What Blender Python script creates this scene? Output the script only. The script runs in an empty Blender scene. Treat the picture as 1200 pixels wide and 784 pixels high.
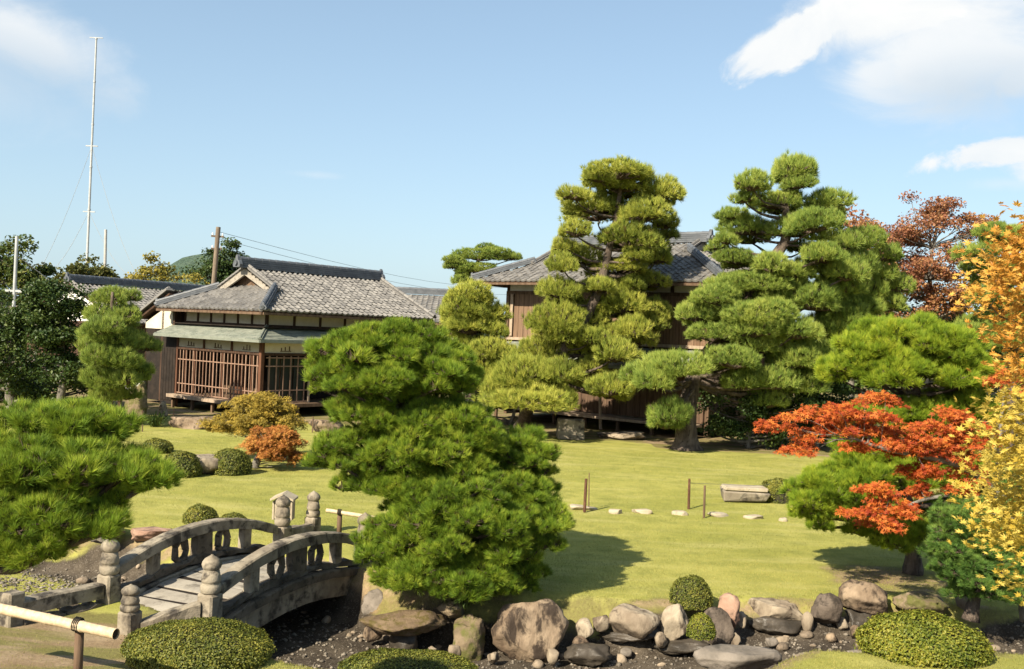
import bpy, math, random
import numpy as np
from mathutils import Vector, noise as mnoise
random.seed(7)
RNG = np.random.default_rng(11)
sc = bpy.context.scene
COL = sc.collection
# ------------------------------------------------------------------ camera
FPX, CX, CY, HCAM = 1167.0, 600.0, 392.0, 3.7
ROLL, PITCH = math.radians(2.5), -4.0 / 1167.0
RV = Vector((math.cos(ROLL), 0, math.sin(ROLL)))
FV = Vector((0, math.cos(PITCH), math.sin(PITCH)))
UV = RV.cross(FV).normalized()
cam = bpy.data.objects.new('camera', bpy.data.cameras.new('camera'))
COL.objects.link(cam)
from mathutils import Matrix
M = Matrix((RV, UV, -FV)).transposed().to_4x4()
M.translation = Vector((0, 0, HCAM))
cam.matrix_world = M
cam.data.sensor_width = 36
cam.data.lens = 36 * FPX / 1200
cam.data.clip_end = 6000
sc.camera = cam

def ray(px, py):
    return RV * ((px - CX) / FPX) + UV * ((CY - py) / FPX) + FV
def G(px, py, z=0.0):
    "ground point seen at a photo pixel, at height z"
    d = ray(px, py); t = (z - HCAM) / d.z
    return Vector((d.x * t, d.y * t, z))
def W(px, py, Y):
    "point seen at a photo pixel at distance Y"
    d = ray(px, py); t = Y / d.y
    return Vector((d.x * t, Y, HCAM + d.z * t))
def DIRV(px, py):
    return ray(px, py).normalized()

# ------------------------------------------------------------------ light
SUN_EL, SUN_AZ = math.radians(36), math.radians(53)   # light travels towards +x, turned SUN_AZ towards +y
sunv = Vector((math.cos(SUN_EL) * math.cos(SUN_AZ), math.cos(SUN_EL) * math.sin(SUN_AZ), -math.sin(SUN_EL)))
sl = bpy.data.lights.new('sun', 'SUN'); sl.energy = 5.0; sl.angle = math.radians(0.5); sl.color = (1.0, 0.885, 0.69)
so = bpy.data.objects.new('sun', sl); COL.objects.link(so)
so.rotation_euler = sunv.to_track_quat('-Z', 'Y').to_euler()
so.location = (-30, -30, 40)
sc.view_settings.view_transform = 'Standard'
sc.view_settings.look = 'None'
sc.view_settings.exposure = 1.2
sc.view_settings.gamma = 1.0

world = bpy.data.worlds.new('World'); sc.world = world; world.use_nodes = True
wt = world.node_tree; wt.nodes.clear()
def wn(t, **k):
    n = wt.nodes.new(t)
    for a, b in k.items(): setattr(n, a, b)
    return n
def wl(a, b): wt.links.new(a, b)
def wmath(op, a, b=None, c=None):
    n = wn('ShaderNodeMath', operation=op)
    for i, v in enumerate((a, b, c)):
        if v is None: continue
        if isinstance(v, (int, float)): n.inputs[i].default_value = v
        else: wl(v, n.inputs[i])
    return n.outputs[0]
out = wn('ShaderNodeOutputWorld'); bg = wn('ShaderNodeBackground')
sky = wn('ShaderNodeTexSky', sky_type='NISHITA', sun_disc=False)
sky.sun_elevation = SUN_EL
sky.sun_rotation = math.atan2(-sunv.x, -sunv.y)
sky.altitude = 100; sky.air_density = 1.0; sky.dust_density = 1.6; sky.ozone_density = 1.2
bg.inputs['Strength'].default_value = 0.068
tc = wn('ShaderNodeTexCoord')
sep = wn('ShaderNodeSeparateXYZ'); wl(tc.outputs['Generated'], sep.inputs[0])
az = wmath('ARCTAN2', sep.outputs[0], sep.outputs[1])
el = wmath('ARCSINE', sep.outputs[2])
comb = wn('ShaderNodeCombineXYZ'); wl(az, comb.inputs[0]); wl(wmath('MULTIPLY', el, 1.7), comb.inputs[1])
def wnoise(scale, detail, rough, off=0.0, dist=0.0):
    n = wn('ShaderNodeTexNoise'); n.inputs['Scale'].default_value = scale; n.inputs['Detail'].default_value = detail
    n.inputs['Roughness'].default_value = rough; n.inputs['Distortion'].default_value = dist
    mp = wn('ShaderNodeMapping'); mp.inputs['Location'].default_value = (off, off * .7, 0)
    wl(comb.outputs[0], mp.inputs[0]); wl(mp.outputs[0], n.inputs['Vector'])
    return n.outputs['Fac']
n1 = wnoise(9, 12, 0.62, 3.1, 0.55)
n2 = wnoise(3.2, 5, 0.55, 8.3)
def lobe(px, py, wpx, hpx, rot=0.0, k=1.0, soft=0.5):
    d = DIRV(px, py); a0 = math.atan2(d.x, d.y); e0 = math.asin(d.z)
    ra, re = wpx / 2 / FPX, hpx / 2 / FPX
    da = wmath('SUBTRACT', az, a0); de = wmath('SUBTRACT', el, e0)
    c, s = math.cos(math.radians(rot)), math.sin(math.radians(rot))
    u = wmath('ADD', wmath('MULTIPLY', da, c / ra), wmath('MULTIPLY', de, s / ra))
    v = wmath('ADD', wmath('MULTIPLY', da, -s / re), wmath('MULTIPLY', de, c / re))
    r = wmath('SQRT', wmath('ADD', wmath('MULTIPLY', u, u), wmath('MULTIPLY', v, v)))
    t = wmath('ADD', wmath('SUBTRACT', 1.0, r), wmath('MULTIPLY', wmath('SUBTRACT', n1, 0.5), k * 1.7))
    mr = wn('ShaderNodeMapRange', interpolation_type='SMOOTHSTEP')
    mr.inputs['From Min'].default_value = 0.0; mr.inputs['From Max'].default_value = soft
    wl(t, mr.inputs['Value'])
    return mr.outputs[0]
lobes = [
    (930, 50, 190, 66, 26, 1.15, 0.34, 1.0), (1040, 12, 300, 110, 10, 0.8, 0.6, 1.0), (1035, 85, 130, 60, -15, 1.3, 0.7, 0.85),
    (1120, 62, 310, 200, 0, 0.6, 0.7, 0.92), (1060, 95, 170, 90, -10, .8, .6, .75), (1185, 95, 90, 70, 0, 1.2, 0.6, 0.9), (1165, 182, 150, 40, 8, 1.6, 0.36, 0.95),
    (1260, 190, 200, 70, 0, 1.2, 0.6, 0.9), (1180, 215, 140, 26, 0, 1.2, 1.0, 0.3),
    (20, 45, 330, 110, -18, 0.8, 1.0, 0.82), (-60, 90, 330, 170, 0, 0.8, 1.2, 0.6), (370, 205, 90, 12, 0, 1.2, 1.2, 0.22),
]
mask = None
for (x, y, w, h, r, k, s, op) in lobes:
    m = wmath('MULTIPLY', lobe(x, y, w, h, r, k, s), op)
    mask = m if mask is None else wmath('MAXIMUM', mask, m)
# scattered fair-weather cloud over the rest of the sky, well outside the frame
mr = wn('ShaderNodeMapRange', interpolation_type='SMOOTHSTEP'); mr.inputs['From Min'].default_value = 0.60; mr.inputs['From Max'].default_value = 0.72
wl(n2, mr.inputs['Value'])
outside = wmath('GREATER_THAN', wmath('ABSOLUTE', az), 0.85)
mask = wmath('MAXIMUM', mask, wmath('MULTIPLY', wmath('MULTIPLY', mr.outputs[0], outside), 0.6))
# the pale autumn air: mix a little white into the clear sky
pale = wn('ShaderNodeMix', data_type='RGBA'); hz_ = wmath('POWER', wmath('SUBTRACT', 1.0, wmath('MINIMUM', wmath('MAXIMUM', wmath('MULTIPLY', el, 2.2), 0.0), 1.0)), 2.0)
wl(wmath('ADD', 0.26, wmath('MULTIPLY', hz_, 0.32)), pale.inputs['Factor'])
wl(sky.outputs[0], pale.inputs[6]); pale.inputs[7].default_value = (4.1, 5.8, 7.0, 1)
ctint = wn('ShaderNodeMix', data_type='RGBA'); wl(n1, ctint.inputs['Factor'])
ctint.inputs[6].default_value = (5.0, 5.5, 5.9, 1); ctint.inputs[7].default_value = (7.2, 7.0, 6.7, 1)
gm_ = wmath('MULTIPLY', wmath('MAXIMUM', lobe(1150, 112, 300, 120, 0, .5, .9), lobe(40, 95, 420, 120, -10, .4, 1.0)), .85)
cg = wn('ShaderNodeMix', data_type='RGBA'); wl(gm_, cg.inputs['Factor']); wl(ctint.outputs[2], cg.inputs[6]); cg.inputs[7].default_value = (4.1, 4.75, 5.35, 1)
ctint = cg
cm = wn('ShaderNodeMix', data_type='RGBA'); wl(mask, cm.inputs['Factor']); wl(pale.outputs[2], cm.inputs[6]); wl(ctint.outputs[2], cm.inputs[7])
wl(cm.outputs[2], bg.inputs['Color']); wl(bg.outputs[0], out.inputs[0])

# ------------------------------------------------------------------ materials
def new_mat(name):
    m = bpy.data.materials.new(name); m.use_nodes = True
    t = m.node_tree; t.nodes.clear()
    return m, t
class N:
    def __init__(s, t): s.t = t
    def __call__(s, typ, ins=None, **k):
        n = s.t.nodes.new(typ)
        for a, b in k.items(): setattr(n, a, b)
        for key, v in (ins or {}).items():
            if hasattr(v, 'is_linked') or isinstance(v, bpy.types.NodeSocket): s.t.links.new(v, n.inputs[key])
            else: n.inputs[key].default_value = v
        return n
    def mix(s, f, a, b, blend='MIX'):
        n = s.t.nodes.new('ShaderNodeMix'); n.data_type = 'RGBA'; n.blend_type = blend
        for key, v in ((0, f), (6, a), (7, b)):
            if isinstance(v, bpy.types.NodeSocket): s.t.links.new(v, n.inputs[key])
            elif isinstance(v, tuple): n.inputs[key].default_value = (*v, 1)
            else: n.inputs[key].default_value = v
        return n.outputs[2]
    def noise(s, vec, scale, detail=4, rough=.55, dist=0):
        return s('ShaderNodeTexNoise', {'Vector': vec, 'Scale': scale, 'Detail': detail, 'Roughness': rough, 'Distortion': dist}).outputs['Fac']
    def ramp(s, v, lo, hi):
        n = s('ShaderNodeMapRange', {'Value': v, 'From Min': lo, 'From Max': hi}); n.interpolation_type = 'SMOOTHSTEP'
        return n.outputs[0]
    def math(s, op, a, b=0.0):
        return s('ShaderNodeMath', {0: a, 1: b}, operation=op).outputs[0]

def surf_mat(name, c1, c2, c3=None, scale=3.0, stretch=(1, 1, 1), rough=.85, bump=.4, bscale=None, c3_at=(.55, .7), tint=None, spec=.25, dist=.02, c3scale=None):
    m, t = new_mat(name); n = N(t)
    co = n('ShaderNodeTexCoord').outputs['Object']
    info = n('ShaderNodeObjectInfo')
    offs = n('ShaderNodeVectorMath', {0: info.outputs['Random'], 1: (37.0, 17.0, 53.0)}, operation='MULTIPLY').outputs[0]
    co = n('ShaderNodeVectorMath', {0: co, 1: offs}, operation='ADD').outputs[0]
    v = n('ShaderNodeMapping', {'Vector': co, 'Scale': stretch}).outputs[0]
    f = n.noise(v, scale, 6, .6, .2)
    col = n.mix(n.ramp(f, .32, .68), c1, c2)
    if c3:
        f3 = n.noise(v, c3scale or scale * 2.3, 6, .65, .3)
        col = n.mix(n.ramp(f3, *c3_at), col, c3)
    if tint:
        a = n('ShaderNodeAttribute', attribute_name='tint')
        col = n.mix(n.math('MULTIPLY', a.outputs['Fac'], tint[1]), col, tint[0])
    fine = n.noise(v, (bscale or scale * 6), 5, .6)
    col = n.mix(.35, col, n.mix(fine, (.35, .35, .35), (1, 1, 1)), 'MULTIPLY')
    b = n('ShaderNodeBump', {'Height': n.math('ADD', fine, n.math('MULTIPLY', f, .8)), 'Strength': bump, 'Distance': dist})
    p = n('ShaderNodeBsdfPrincipled', {'Base Color': col, 'Roughness': rough, 'Normal': b.outputs[0], 'Specular IOR Level': spec})
    o = n('ShaderNodeOutputMaterial', {'Surface': p.outputs[0]})
    return m

def leaf_mat(name, dark, mid, light, trans=.3, rough=.55, brown=None, vary=.18):
    m, t = new_mat(name); n = N(t)
    a = n('ShaderNodeAttribute', attribute_name='tint').outputs['Fac']
    info = n('ShaderNodeObjectInfo').outputs['Random']
    a2 = n.math('ADD', a, n.math('MULTIPLY', n.math('SUBTRACT', info, .5), vary))
    r = n('ShaderNodeValToRGB', {'Fac': a2})
    e = r.color_ramp.elements
    e[0].position = .05; e[0].color = (*dark, 1); e[1].position = .95; e[1].color = (*light, 1)
    x = e.new(.5); x.color = (*mid, 1)
    if brown:
        x = e.new(0.0); x.color = (*brown, 1)
    p = n('ShaderNodeBsdfPrincipled', {'Base Color': r.outputs[0], 'Roughness': rough, 'Specular IOR Level': .25})
    tr = n('ShaderNodeBsdfTranslucent', {'Color': n.mix(.5, r.outputs[0], light)})
    mx = n('ShaderNodeMixShader', {0: trans, 1: p.outputs[0], 2: tr.outputs[0]})
    n('ShaderNodeOutputMaterial', {'Surface': mx.outputs[0]})
    return m

MT = {}
MT['needle_far'] = leaf_mat('pine_needles_olive', (.060, .10, .014), (.265, .305, .048), (.48, .47, .09), .26, brown=(.10, .06, .02))
MT['needle_far2'] = leaf_mat('pine_needles_deep', (.048, .10, .018), (.20, .275, .050), (.39, .43, .09), .26, brown=(.08, .05, .02))
MT['needle_near'] = leaf_mat('pine_needles_fresh', (.026, .065, .008), (.140, .232, .018), (.36, .41, .045), .26, brown=(.08, .05, .015))
MT['needle_gold'] = leaf_mat('pine_needles_bright', (.045, .095, .008), (.172, .262, .018), (.37, .415, .035), .27)
MT['needle_blue'] = leaf_mat('pine_needles_blue', (.035, .085, .02), (.105, .205, .04), (.22, .31, .06), .28)
MT['needle_dark'] = leaf_mat('pine_needles_dark', (.012, .03, .008), (.035, .062, .016), (.075, .10, .025), .2)
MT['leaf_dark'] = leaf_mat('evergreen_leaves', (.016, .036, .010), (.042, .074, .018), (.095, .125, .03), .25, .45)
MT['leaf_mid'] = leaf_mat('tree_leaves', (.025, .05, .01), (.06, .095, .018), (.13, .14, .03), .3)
MT['leaf_olive'] = leaf_mat('olive_leaves', (.045, .06, .014), (.10, .11, .026), (.19, .17, .04), .3)
MT['leaf_yellow'] = leaf_mat('yellowing_leaves', (.09, .10, .02), (.20, .19, .035), (.36, .28, .05), .35)
MT['leaf_red'] = leaf_mat('red_maple_leaves', (.20, .022, .008), (.42, .085, .018), (.56, .20, .035), .38)
MT['leaf_orange'] = leaf_mat('orange_maple_leaves', (.20, .065, .018), (.37, .145, .033), (.50, .26, .06), .35)
MT['leaf_gold'] = leaf_mat('golden_maple_leaves', (.14, .11, .018), (.31, .235, .036), (.46, .32, .055), .33)
MT['leaf_amber'] = leaf_mat('amber_maple_leaves', (.38, .16, .022), (.52, .27, .045), (.60, .38, .085), .38, .5, vary=.5)
MT['leaf_lemon'] = leaf_mat('lemon_maple_leaves', (.31, .215, .022), (.44, .325, .048), (.54, .43, .095), .38, .5, vary=.5)
MT['leaf_cherry'] = leaf_mat('cherry_leaves', (.14, .05, .032), (.26, .105, .058), (.38, .21, .085), .32)
MT['bush'] = leaf_mat('clipped_leaves', (.034, .052, .010), (.115, .130, .020), (.24, .22, .038), .22, .5)
MT['bush_b'] = leaf_mat('clipped_leaves_light', (.05, .08, .010), (.14, .16, .018), (.26, .24, .035), .25, .5, vary=.1)
MT['bush_dark'] = leaf_mat('clipped_leaves_dark', (.018, .032, .008), (.05, .072, .014), (.12, .13, .03), .2, .5)
MT['grass'] = leaf_mat('grass_blades', (.15, .155, .048), (.250, .245, .058), (.40, .355, .11), .3, .6)
MT['twig'] = surf_mat('twig_bark', (.05, .035, .025), (.11, .08, .06), scale=20)
MT['inner'] = surf_mat('inner_twigs', (.02, .022, .01), (.045, .04, .02), scale=20)
MT['bark'] = surf_mat('pine_bark', (.055, .040, .032), (.16, .125, .10), (.025, .02, .016), scale=5, stretch=(1, 1, .35), bump=.9, dist=.06, rough=.95)
MT['barkgrey'] = surf_mat('grey_bark', (.10, .09, .075), (.22, .20, .17), (.05, .045, .04), scale=6, stretch=(1, 1, .4), bump=.7, dist=.03, rough=.95)
MT['granite'] = surf_mat('weathered_granite', (.185, .155, .115), (.315, .275, .21), (.048, .041, .034), scale=2.6, bump=.8, bscale=24, c3_at=(.46, .66), dist=.012, c3scale=4)
MT['granite_dark'] = surf_mat('dark_granite', (.07, .058, .044), (.15, .125, .095), (.028, .025, .02), scale=3.2, bump=.6, bscale=26, c3_at=(.5, .7), dist=.015)
MT['slab'] = surf_mat('deck_slab_stone', (.24, .215, .18), (.34, .31, .26), (.11, .095, .075), scale=2.5, bump=.4, bscale=34, c3_at=(.50, .74), dist=.008)
MT['rock_tan'] = surf_mat('tan_rock', (.13, .090, .060), (.295, .225, .155), (.042, .030, .022), scale=2.4, stretch=(1, 1, .5), bump=1.0, bscale=12, c3_at=(.47, .62), dist=.03)
MT['rock_pale'] = surf_mat('pale_rock', (.18, .14, .10), (.345, .29, .215), (.065, .048, .035), scale=2.6, stretch=(1, 1, .5), bump=1.0, bscale=12, c3_at=(.50, .66), dist=.02)
MT['rock_red'] = surf_mat('reddish_rock', (.20, .115, .08), (.34, .22, .16), (.08, .055, .04), scale=2.2, bump=.7, bscale=12, c3_at=(.52, .7), dist=.025)
MT['rock_grey'] = surf_mat('grey_rock', (.125, .108, .09), (.22, .19, .16), (.075, .066, .055), scale=2.2, bump=.7, bscale=13, c3_at=(.52, .72), dist=.025)
MT['rock_cap'] = surf_mat('brown_moss_rock', (.085, .058, .034), (.175, .125, .076), (.085, .066, .02), scale=3.6, bump=1.0, bscale=16, c3_at=(.46, .62), dist=.02)
MT['rock_dark'] = surf_mat('dark_brown_rock', (.075, .058, .045), (.15, .12, .095), (.035, .028, .022), scale=2.6, bump=1.0, bscale=12, c3_at=(.5, .66), dist=.025)
MT['rock_wet'] = surf_mat('wet_dark_rock', (.035, .03, .024), (.075, .063, .05), (.13, .105, .075), scale=2.5, bump=.6, bscale=14, c3_at=(.6, .8), rough=.42, dist=.02)
MT['rock_moss'] = surf_mat('mossy_rock', (.12, .09, .055), (.22, .17, .11), (.10, .10, .028), scale=2.4, bump=.8, bscale=14, c3_at=(.42, .62), dist=.03)
MT['step'] = surf_mat('stepping_stone', (.32, .27, .195), (.44, .38, .28), (.22, .18, .125), scale=4, bump=.4, bscale=22, dist=.01)
MT['pebble'] = surf_mat('stream_gravel', (.06, .052, .043), (.17, .145, .115), (.34, .30, .25), scale=5, bump=.3, c3_at=(.62, .75), tint=((.42, .37, .30), .45))
MT['stones'] = surf_mat('loose_stone', (.11, .085, .062), (.24, .19, .14), (.05, .042, .034), scale=6, bump=.6, bscale=30, tint=((.36, .29, .21), .6))
MT['barge'] = surf_mat('weathered_barge', (.24, .215, .18), (.33, .30, .255), (.15, .125, .10), scale=5, bump=.2)
MT['tile'] = surf_mat('roof_tiles', (.098, .094, .091), (.155, .149, .142), (.055, .053, .05), scale=1.6, bump=.25, bscale=20, tint=((.25, .238, .222), .7), rough=.62, spec=.4)
MT['ridge'] = surf_mat('ridge_tiles', (.075, .083, .095), (.12, .13, .145), (.19, .19, .185), scale=3, bump=.3, rough=.5, spec=.4, c3_at=(.6, .8))
MT['copper'] = surf_mat('patina_sheet', (.135, .155, .130), (.20, .22, .185), (.10, .105, .09), scale=2.0, bump=.2, tint=((.28, .29, .24), .5), rough=.6)
MT['wood'] = surf_mat('weathered_wood', (.085, .052, .032), (.16, .105, .068), (.045, .03, .02), scale=6, stretch=(1.5, 1.5, .14), bump=.4, dist=.01)
MT['wood_dark'] = surf_mat('dark_timber', (.040, .022, .014), (.085, .048, .03), (.02, .012, .008), scale=6, stretch=(1.5, 1.5, .2), bump=.3, dist=.01)
MT['wood_red'] = surf_mat('red_brown_timber', (.085, .038, .022), (.14, .065, .038), (.04, .02, .013), scale=6, stretch=(1.5, 1.5, .2), bump=.3, dist=.01)
MT['wood_pale'] = surf_mat('pale_timber', (.27, .205, .15), (.38, .30, .225), (.18, .115, .075), scale=7, stretch=(1, 1, .3), bump=.3, dist=.008)
MT['wood_slat'] = surf_mat('faded_slat_timber', (.22, .135, .095), (.33, .215, .155), (.13, .08, .055), scale=7, stretch=(1, 1, .3), bump=.3, dist=.008)
MT['wood_char'] = surf_mat('blackened_boards', (.016, .010, .008), (.035, .021, .015), (.009, .006, .005), scale=6, stretch=(1.5, 1.5, .2), bump=.3, dist=.01)
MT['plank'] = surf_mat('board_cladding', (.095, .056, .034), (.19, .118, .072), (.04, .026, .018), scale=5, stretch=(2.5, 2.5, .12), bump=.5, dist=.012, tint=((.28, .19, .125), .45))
MT['plank_shaded'] = surf_mat('shaded_board_cladding', (.060, .036, .024), (.115, .072, .046), (.028, .018, .013), scale=5, stretch=(2.5, 2.5, .12), bump=.5, dist=.012, tint=((.17, .11, .075), .4))  # same boards with the shade under the pent roof put into the colour
MT['plaster'] = surf_mat('cream_plaster', (.55, .49, .37), (.63, .57, .45), (.50, .44, .33), scale=1.5, bump=.15, rough=.9)
MT['white'] = surf_mat('white_plaster', (.70, .69, .65), (.78, .77, .73), (.58, .56, .52), scale=1.5, bump=.1)
MT['shade_dirt'] = surf_mat('shade_and_dirt_colour', (.012, .009, .007), (.028, .02, .015), scale=3, bump=.1)  # near-black colour stands for shade in rooms and openings; deck joint dirt too
MT['tatami'] = surf_mat('indoor_floor', (.10, .065, .04), (.16, .105, .065), scale=3, stretch=(4, .4, 1))
MT['bamboo'] = surf_mat('dry_bamboo', (.46, .35, .22), (.60, .48, .32), (.28, .20, .12), scale=4, stretch=(6, 1, 6), bump=.2, rough=.55, c3_at=(.6, .8))
MT['cord'] = surf_mat('dark_cord', (.02, .017, .014), (.05, .04, .03), scale=30)
MT['steel'] = surf_mat('grey_steel', (.34, .36, .37), (.44, .46, .47), scale=2, bump=.05, rough=.5)
MT['concrete'] = surf_mat('concrete_pole', (.36, .35, .33), (.46, .45, .42), scale=3, bump=.1)
MT['creosote'] = surf_mat('brown_pole', (.13, .10, .075), (.22, .175, .13), scale=6, stretch=(1, 1, .2))
MT['rust'] = surf_mat('rusty_stake', (.075, .035, .02), (.14, .07, .04), scale=12)
MT['paper'] = surf_mat('paper_notice', (.62, .62, .58), (.70, .70, .66), (.40, .42, .42), scale=6, bump=.05, c3_at=(.6, .7))
MT['wire'] = surf_mat('wire', (.08, .08, .08), (.14, .14, .14), scale=5)
MT['hill'] = surf_mat('hazy_forested_hill', (.055, .095, .062), (.085, .125, .085), (.04, .07, .05), scale=.08, bump=1.0, bscale=.2, dist=6)  # distance haze is put into this blue-green forest colour

def glass_mat():
    m, t = new_mat('window_glass'); n = N(t)
    p = n('ShaderNodeBsdfPrincipled', {'Base Color': (.03, .035, .03, 1), 'Roughness': .08, 'Specular IOR Level': .5})
    n('ShaderNodeOutputMaterial', {'Surface': p.outputs[0]}); return m
MT['glass'] = glass_mat()

# ------------------------------------------------------------------ mesh helpers
class MB:
    "collects polygons (world coordinates) and links them as one mesh object"
    def __init__(s): s.v = []; s.f = []; s.t = []
    def add(s, verts, faces, tint=.5):
        b = len(s.v); s.v += [tuple(p) for p in verts]; s.f += [tuple(i + b for i in f) for f in faces]
        s.t += [tint] * len(verts); return s
    def box8(s, p, tint=.5):
        "p: 8 corners, bottom ring 0-3 then top ring 4-7"
        return s.add(p, [(3, 2, 1, 0), (4, 5, 6, 7), (0, 1, 5, 4), (1, 2, 6, 5), (2, 3, 7, 6), (3, 0, 4, 7)], tint)
    def box(s, c, ax, ay, az_, tint=.5):
        "box centred at c with half-axis vectors"
        c = Vector(c); ax = Vector(ax); ay = Vector(ay); az_ = Vector(az_)
        return s.box8([c - ax - ay - az_, c + ax - ay - az_, c + ax + ay - az_, c - ax + ay - az_,
                       c - ax - ay + az_, c + ax - ay + az_, c + ax + ay + az_, c - ax + ay + az_], tint)
    def bevbox(s, c, ax, ay, az_, b=.015, tint=.5, jit=0.0):
        "box with chamfered edges (24 vertices)"
        c = Vector(c); A = [Vector(ax), Vector(ay), Vector(az_)]
        L = [a.length for a in A]; U = [a / l for a, l in zip(A, L)]
        b = min(b, min(L) * .45)
        idx = {}; vs = []
        for sx in (-1, 1):
            for sy in (-1, 1):
                for sz in (-1, 1):
                    sg = (sx, sy, sz)
                    jv = Vector((random.uniform(-jit, jit), random.uniform(-jit, jit), random.uniform(-jit, jit)))
                    for k in range(3):
                        p = c + jv
                        for q in range(3): p = p + U[q] * sg[q] * (L[q] if q == k else L[q] - b)
                        idx[(sg, k)] = len(vs); vs.append(p)
        F = []
        for k in range(3):
            o = [q for q in range(3) if q != k]
            for sk in (-1, 1):
                ring = []
                for (a, bb) in ((-1, -1), (1, -1), (1, 1), (-1, 1)):
                    sg = [0, 0, 0]; sg[k] = sk; sg[o[0]] = a; sg[o[1]] = bb
                    ring.append(idx[(tuple(sg), k)])
                F.append(tuple(ring))
        for k in range(3):          # edge chamfers run along axis k
            o = [q for q in range(3) if q != k]
            for a in (-1, 1):
                for bb in (-1, 1):
                    s0 = [0, 0, 0]; s0[o[0]] = a; s0[o[1]] = bb
                    s1 = list(s0); s0[k] = -1; s1[k] = 1; s0 = tuple(s0); s1 = tuple(s1)
                    F.append((idx[(s0, o[0])], idx[(s1, o[0])], idx[(s1, o[1])], idx[(s0, o[1])]))
        for sx in (-1, 1):
            for sy in (-1, 1):
                for sz in (-1, 1):
                    F.append(tuple(idx[((sx, sy, sz), k)] for k in range(3)))
        s.add(vs, F, tint); s.fix = True; return s
    def tube(s, pts, radii, n=8, tint=.5, cap=True, wob=0.0):
        pts = [Vector(p) for p in pts]
        if isinstance(radii, (int, float)): radii = [radii] * len(pts)
        rings = []; vs = []; prev = None
        for i, p in enumerate(pts):
            d = (pts[min(i + 1, len(pts) - 1)] - pts[max(i - 1, 0)])
            d = d.normalized() if d.length > 1e-9 else Vector((0, 0, 1))
            if prev is None:
                a = d.cross(Vector((0, 0, 1)) if abs(d.z) < .9 else Vector((1, 0, 0))).normalized()
            else:
                a = (prev - d * prev.dot(d)).normalized()
            prev = a; b = d.cross(a)
            for k in range(n):
                t = 2 * math.pi * k / n
                r = radii[i] * (1 + (random.uniform(-wob, wob) if wob else 0))
                vs.append(p + (a * math.cos(t) + b * math.sin(t)) * r)
        F = []
        for i in range(len(pts) - 1):
            for k in range(n):
                F.append((i * n + k, i * n + (k + 1) % n, (i + 1) * n + (k + 1) % n, (i + 1) * n + k))
        if cap:
            F.append(tuple(range(n - 1, -1, -1))); F.append(tuple((len(pts) - 1) * n + k for k in range(n)))
        return s.add(vs, F, tint)
    def lathe(s, c, prof, n=16, tint=.5, sq=None):
        "prof: (radius, height) list; sq: power for squarish sections"
        c = Vector(c); vs = []; F = []
        for (r, z) in prof:
            for k in range(n):
                t = 2 * math.pi * (k + .5) / n
                vs.append(c + Vector((math.cos(t) * r, math.sin(t) * r, z)))
        for i in range(len(prof) - 1):
            for k in range(n):
                F.append((i * n + k, i * n + (k + 1) % n, (i + 1) * n + (k + 1) % n, (i + 1) * n + k))
        F.append(tuple(range(n - 1, -1, -1))); F.append(tuple((len(prof) - 1) * n + k for k in range(n)))
        return s.add(vs, F, tint)
    def prism(s, poly, off, tint=.5):
        "extrude polygon (list of points) by vector off"
        poly = [Vector(p) for p in poly]; n = len(poly); off = Vector(off)
        vs = poly + [p + off for p in poly]
        F = [tuple(range(n - 1, -1, -1)), tuple(range(n, 2 * n))]
        for i in range(n): F.append((i, (i + 1) % n, n + (i + 1) % n, n + i))
        return s.add(vs, F, tint)
    def mesh(s, name, m, origin=(0, 0, 0), smooth=False):
        o = Vector(origin)
        me = bpy.data.meshes.new(name)
        me.from_pydata([(p[0] - o.x, p[1] - o.y, p[2] - o.z) for p in s.v], [], s.f)
        a = me.attributes.new('tint', 'FLOAT', 'POINT'); a.data.foreach_set('value', np.array(s.t, dtype=np.float32))
        for mm in (m if isinstance(m, (list, tuple)) else [m]): me.materials.append(mm)
        if smooth: me.polygons.foreach_set('use_smooth', [True] * len(me.polygons))
        import bmesh as _b
        bm = _b.new(); bm.from_mesh(me); _b.ops.recalc_face_normals(bm, faces=bm.faces); bm.to_mesh(me); bm.free()
        return me
    def build(s, name, m, parent=None, origin=None, smooth=False):
        if parent is not None: origin = ORIG[parent.name]
        elif origin is None: origin = (0, 0, 0)
        me = s.mesh(name, m, origin, smooth)
        return put(name, me, parent, (0, 0, 0) if parent is not None else origin, origin)
ORIG = {}
def put(name, me, parent=None, loc=(0, 0, 0), origin=None):
    o = bpy.data.objects.new(name, me); COL.objects.link(o)
    o.location = loc
    if parent is not None: o.parent = parent
    ORIG[o.name] = Vector(origin if origin is not None else loc)
    return o
def tag(o, label=None, cat=None, group=None, kind=None):
    if label: o['label'] = label
    if cat: o['category'] = cat
    if group: o['group'] = group
    if kind: o['kind'] = kind
    return o
def thing(name, loc, label, cat, group=None):
    o = bpy.data.objects.new(name, None); COL.objects.link(o)
    o.location = loc; o.empty_display_size = .2
    ORIG[o.name] = Vector(loc)
    return tag(o, label, cat, group)

def np_mesh(name, V, F, tint, mats, matidx=None, smooth=False):
    "fast mesh from numpy; F is (n,3) or (n,4)"
    me = bpy.data.meshes.new(name)
    k = F.shape[1]
    me.vertices.add(len(V)); me.vertices.foreach_set('co', np.ascontiguousarray(V, dtype=np.float32).ravel())
    me.loops.add(F.size); me.loops.foreach_set('vertex_index', np.ascontiguousarray(F, dtype=np.int32).ravel())
    me.polygons.add(len(F)); me.polygons.foreach_set('loop_start', np.arange(0, F.size, k, dtype=np.int32))
    for m in mats: me.materials.append(m)
    if matidx is not None: me.polygons.foreach_set('material_index', np.ascontiguousarray(matidx, dtype=np.int32))
    if smooth: me.polygons.foreach_set('use_smooth', np.ones(len(F), dtype=bool))
    me.update(calc_edges=True)
    a = me.attributes.new('tint', 'FLOAT', 'POINT'); a.data.foreach_set('value', np.ascontiguousarray(tint, dtype=np.float32))
    return me
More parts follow.
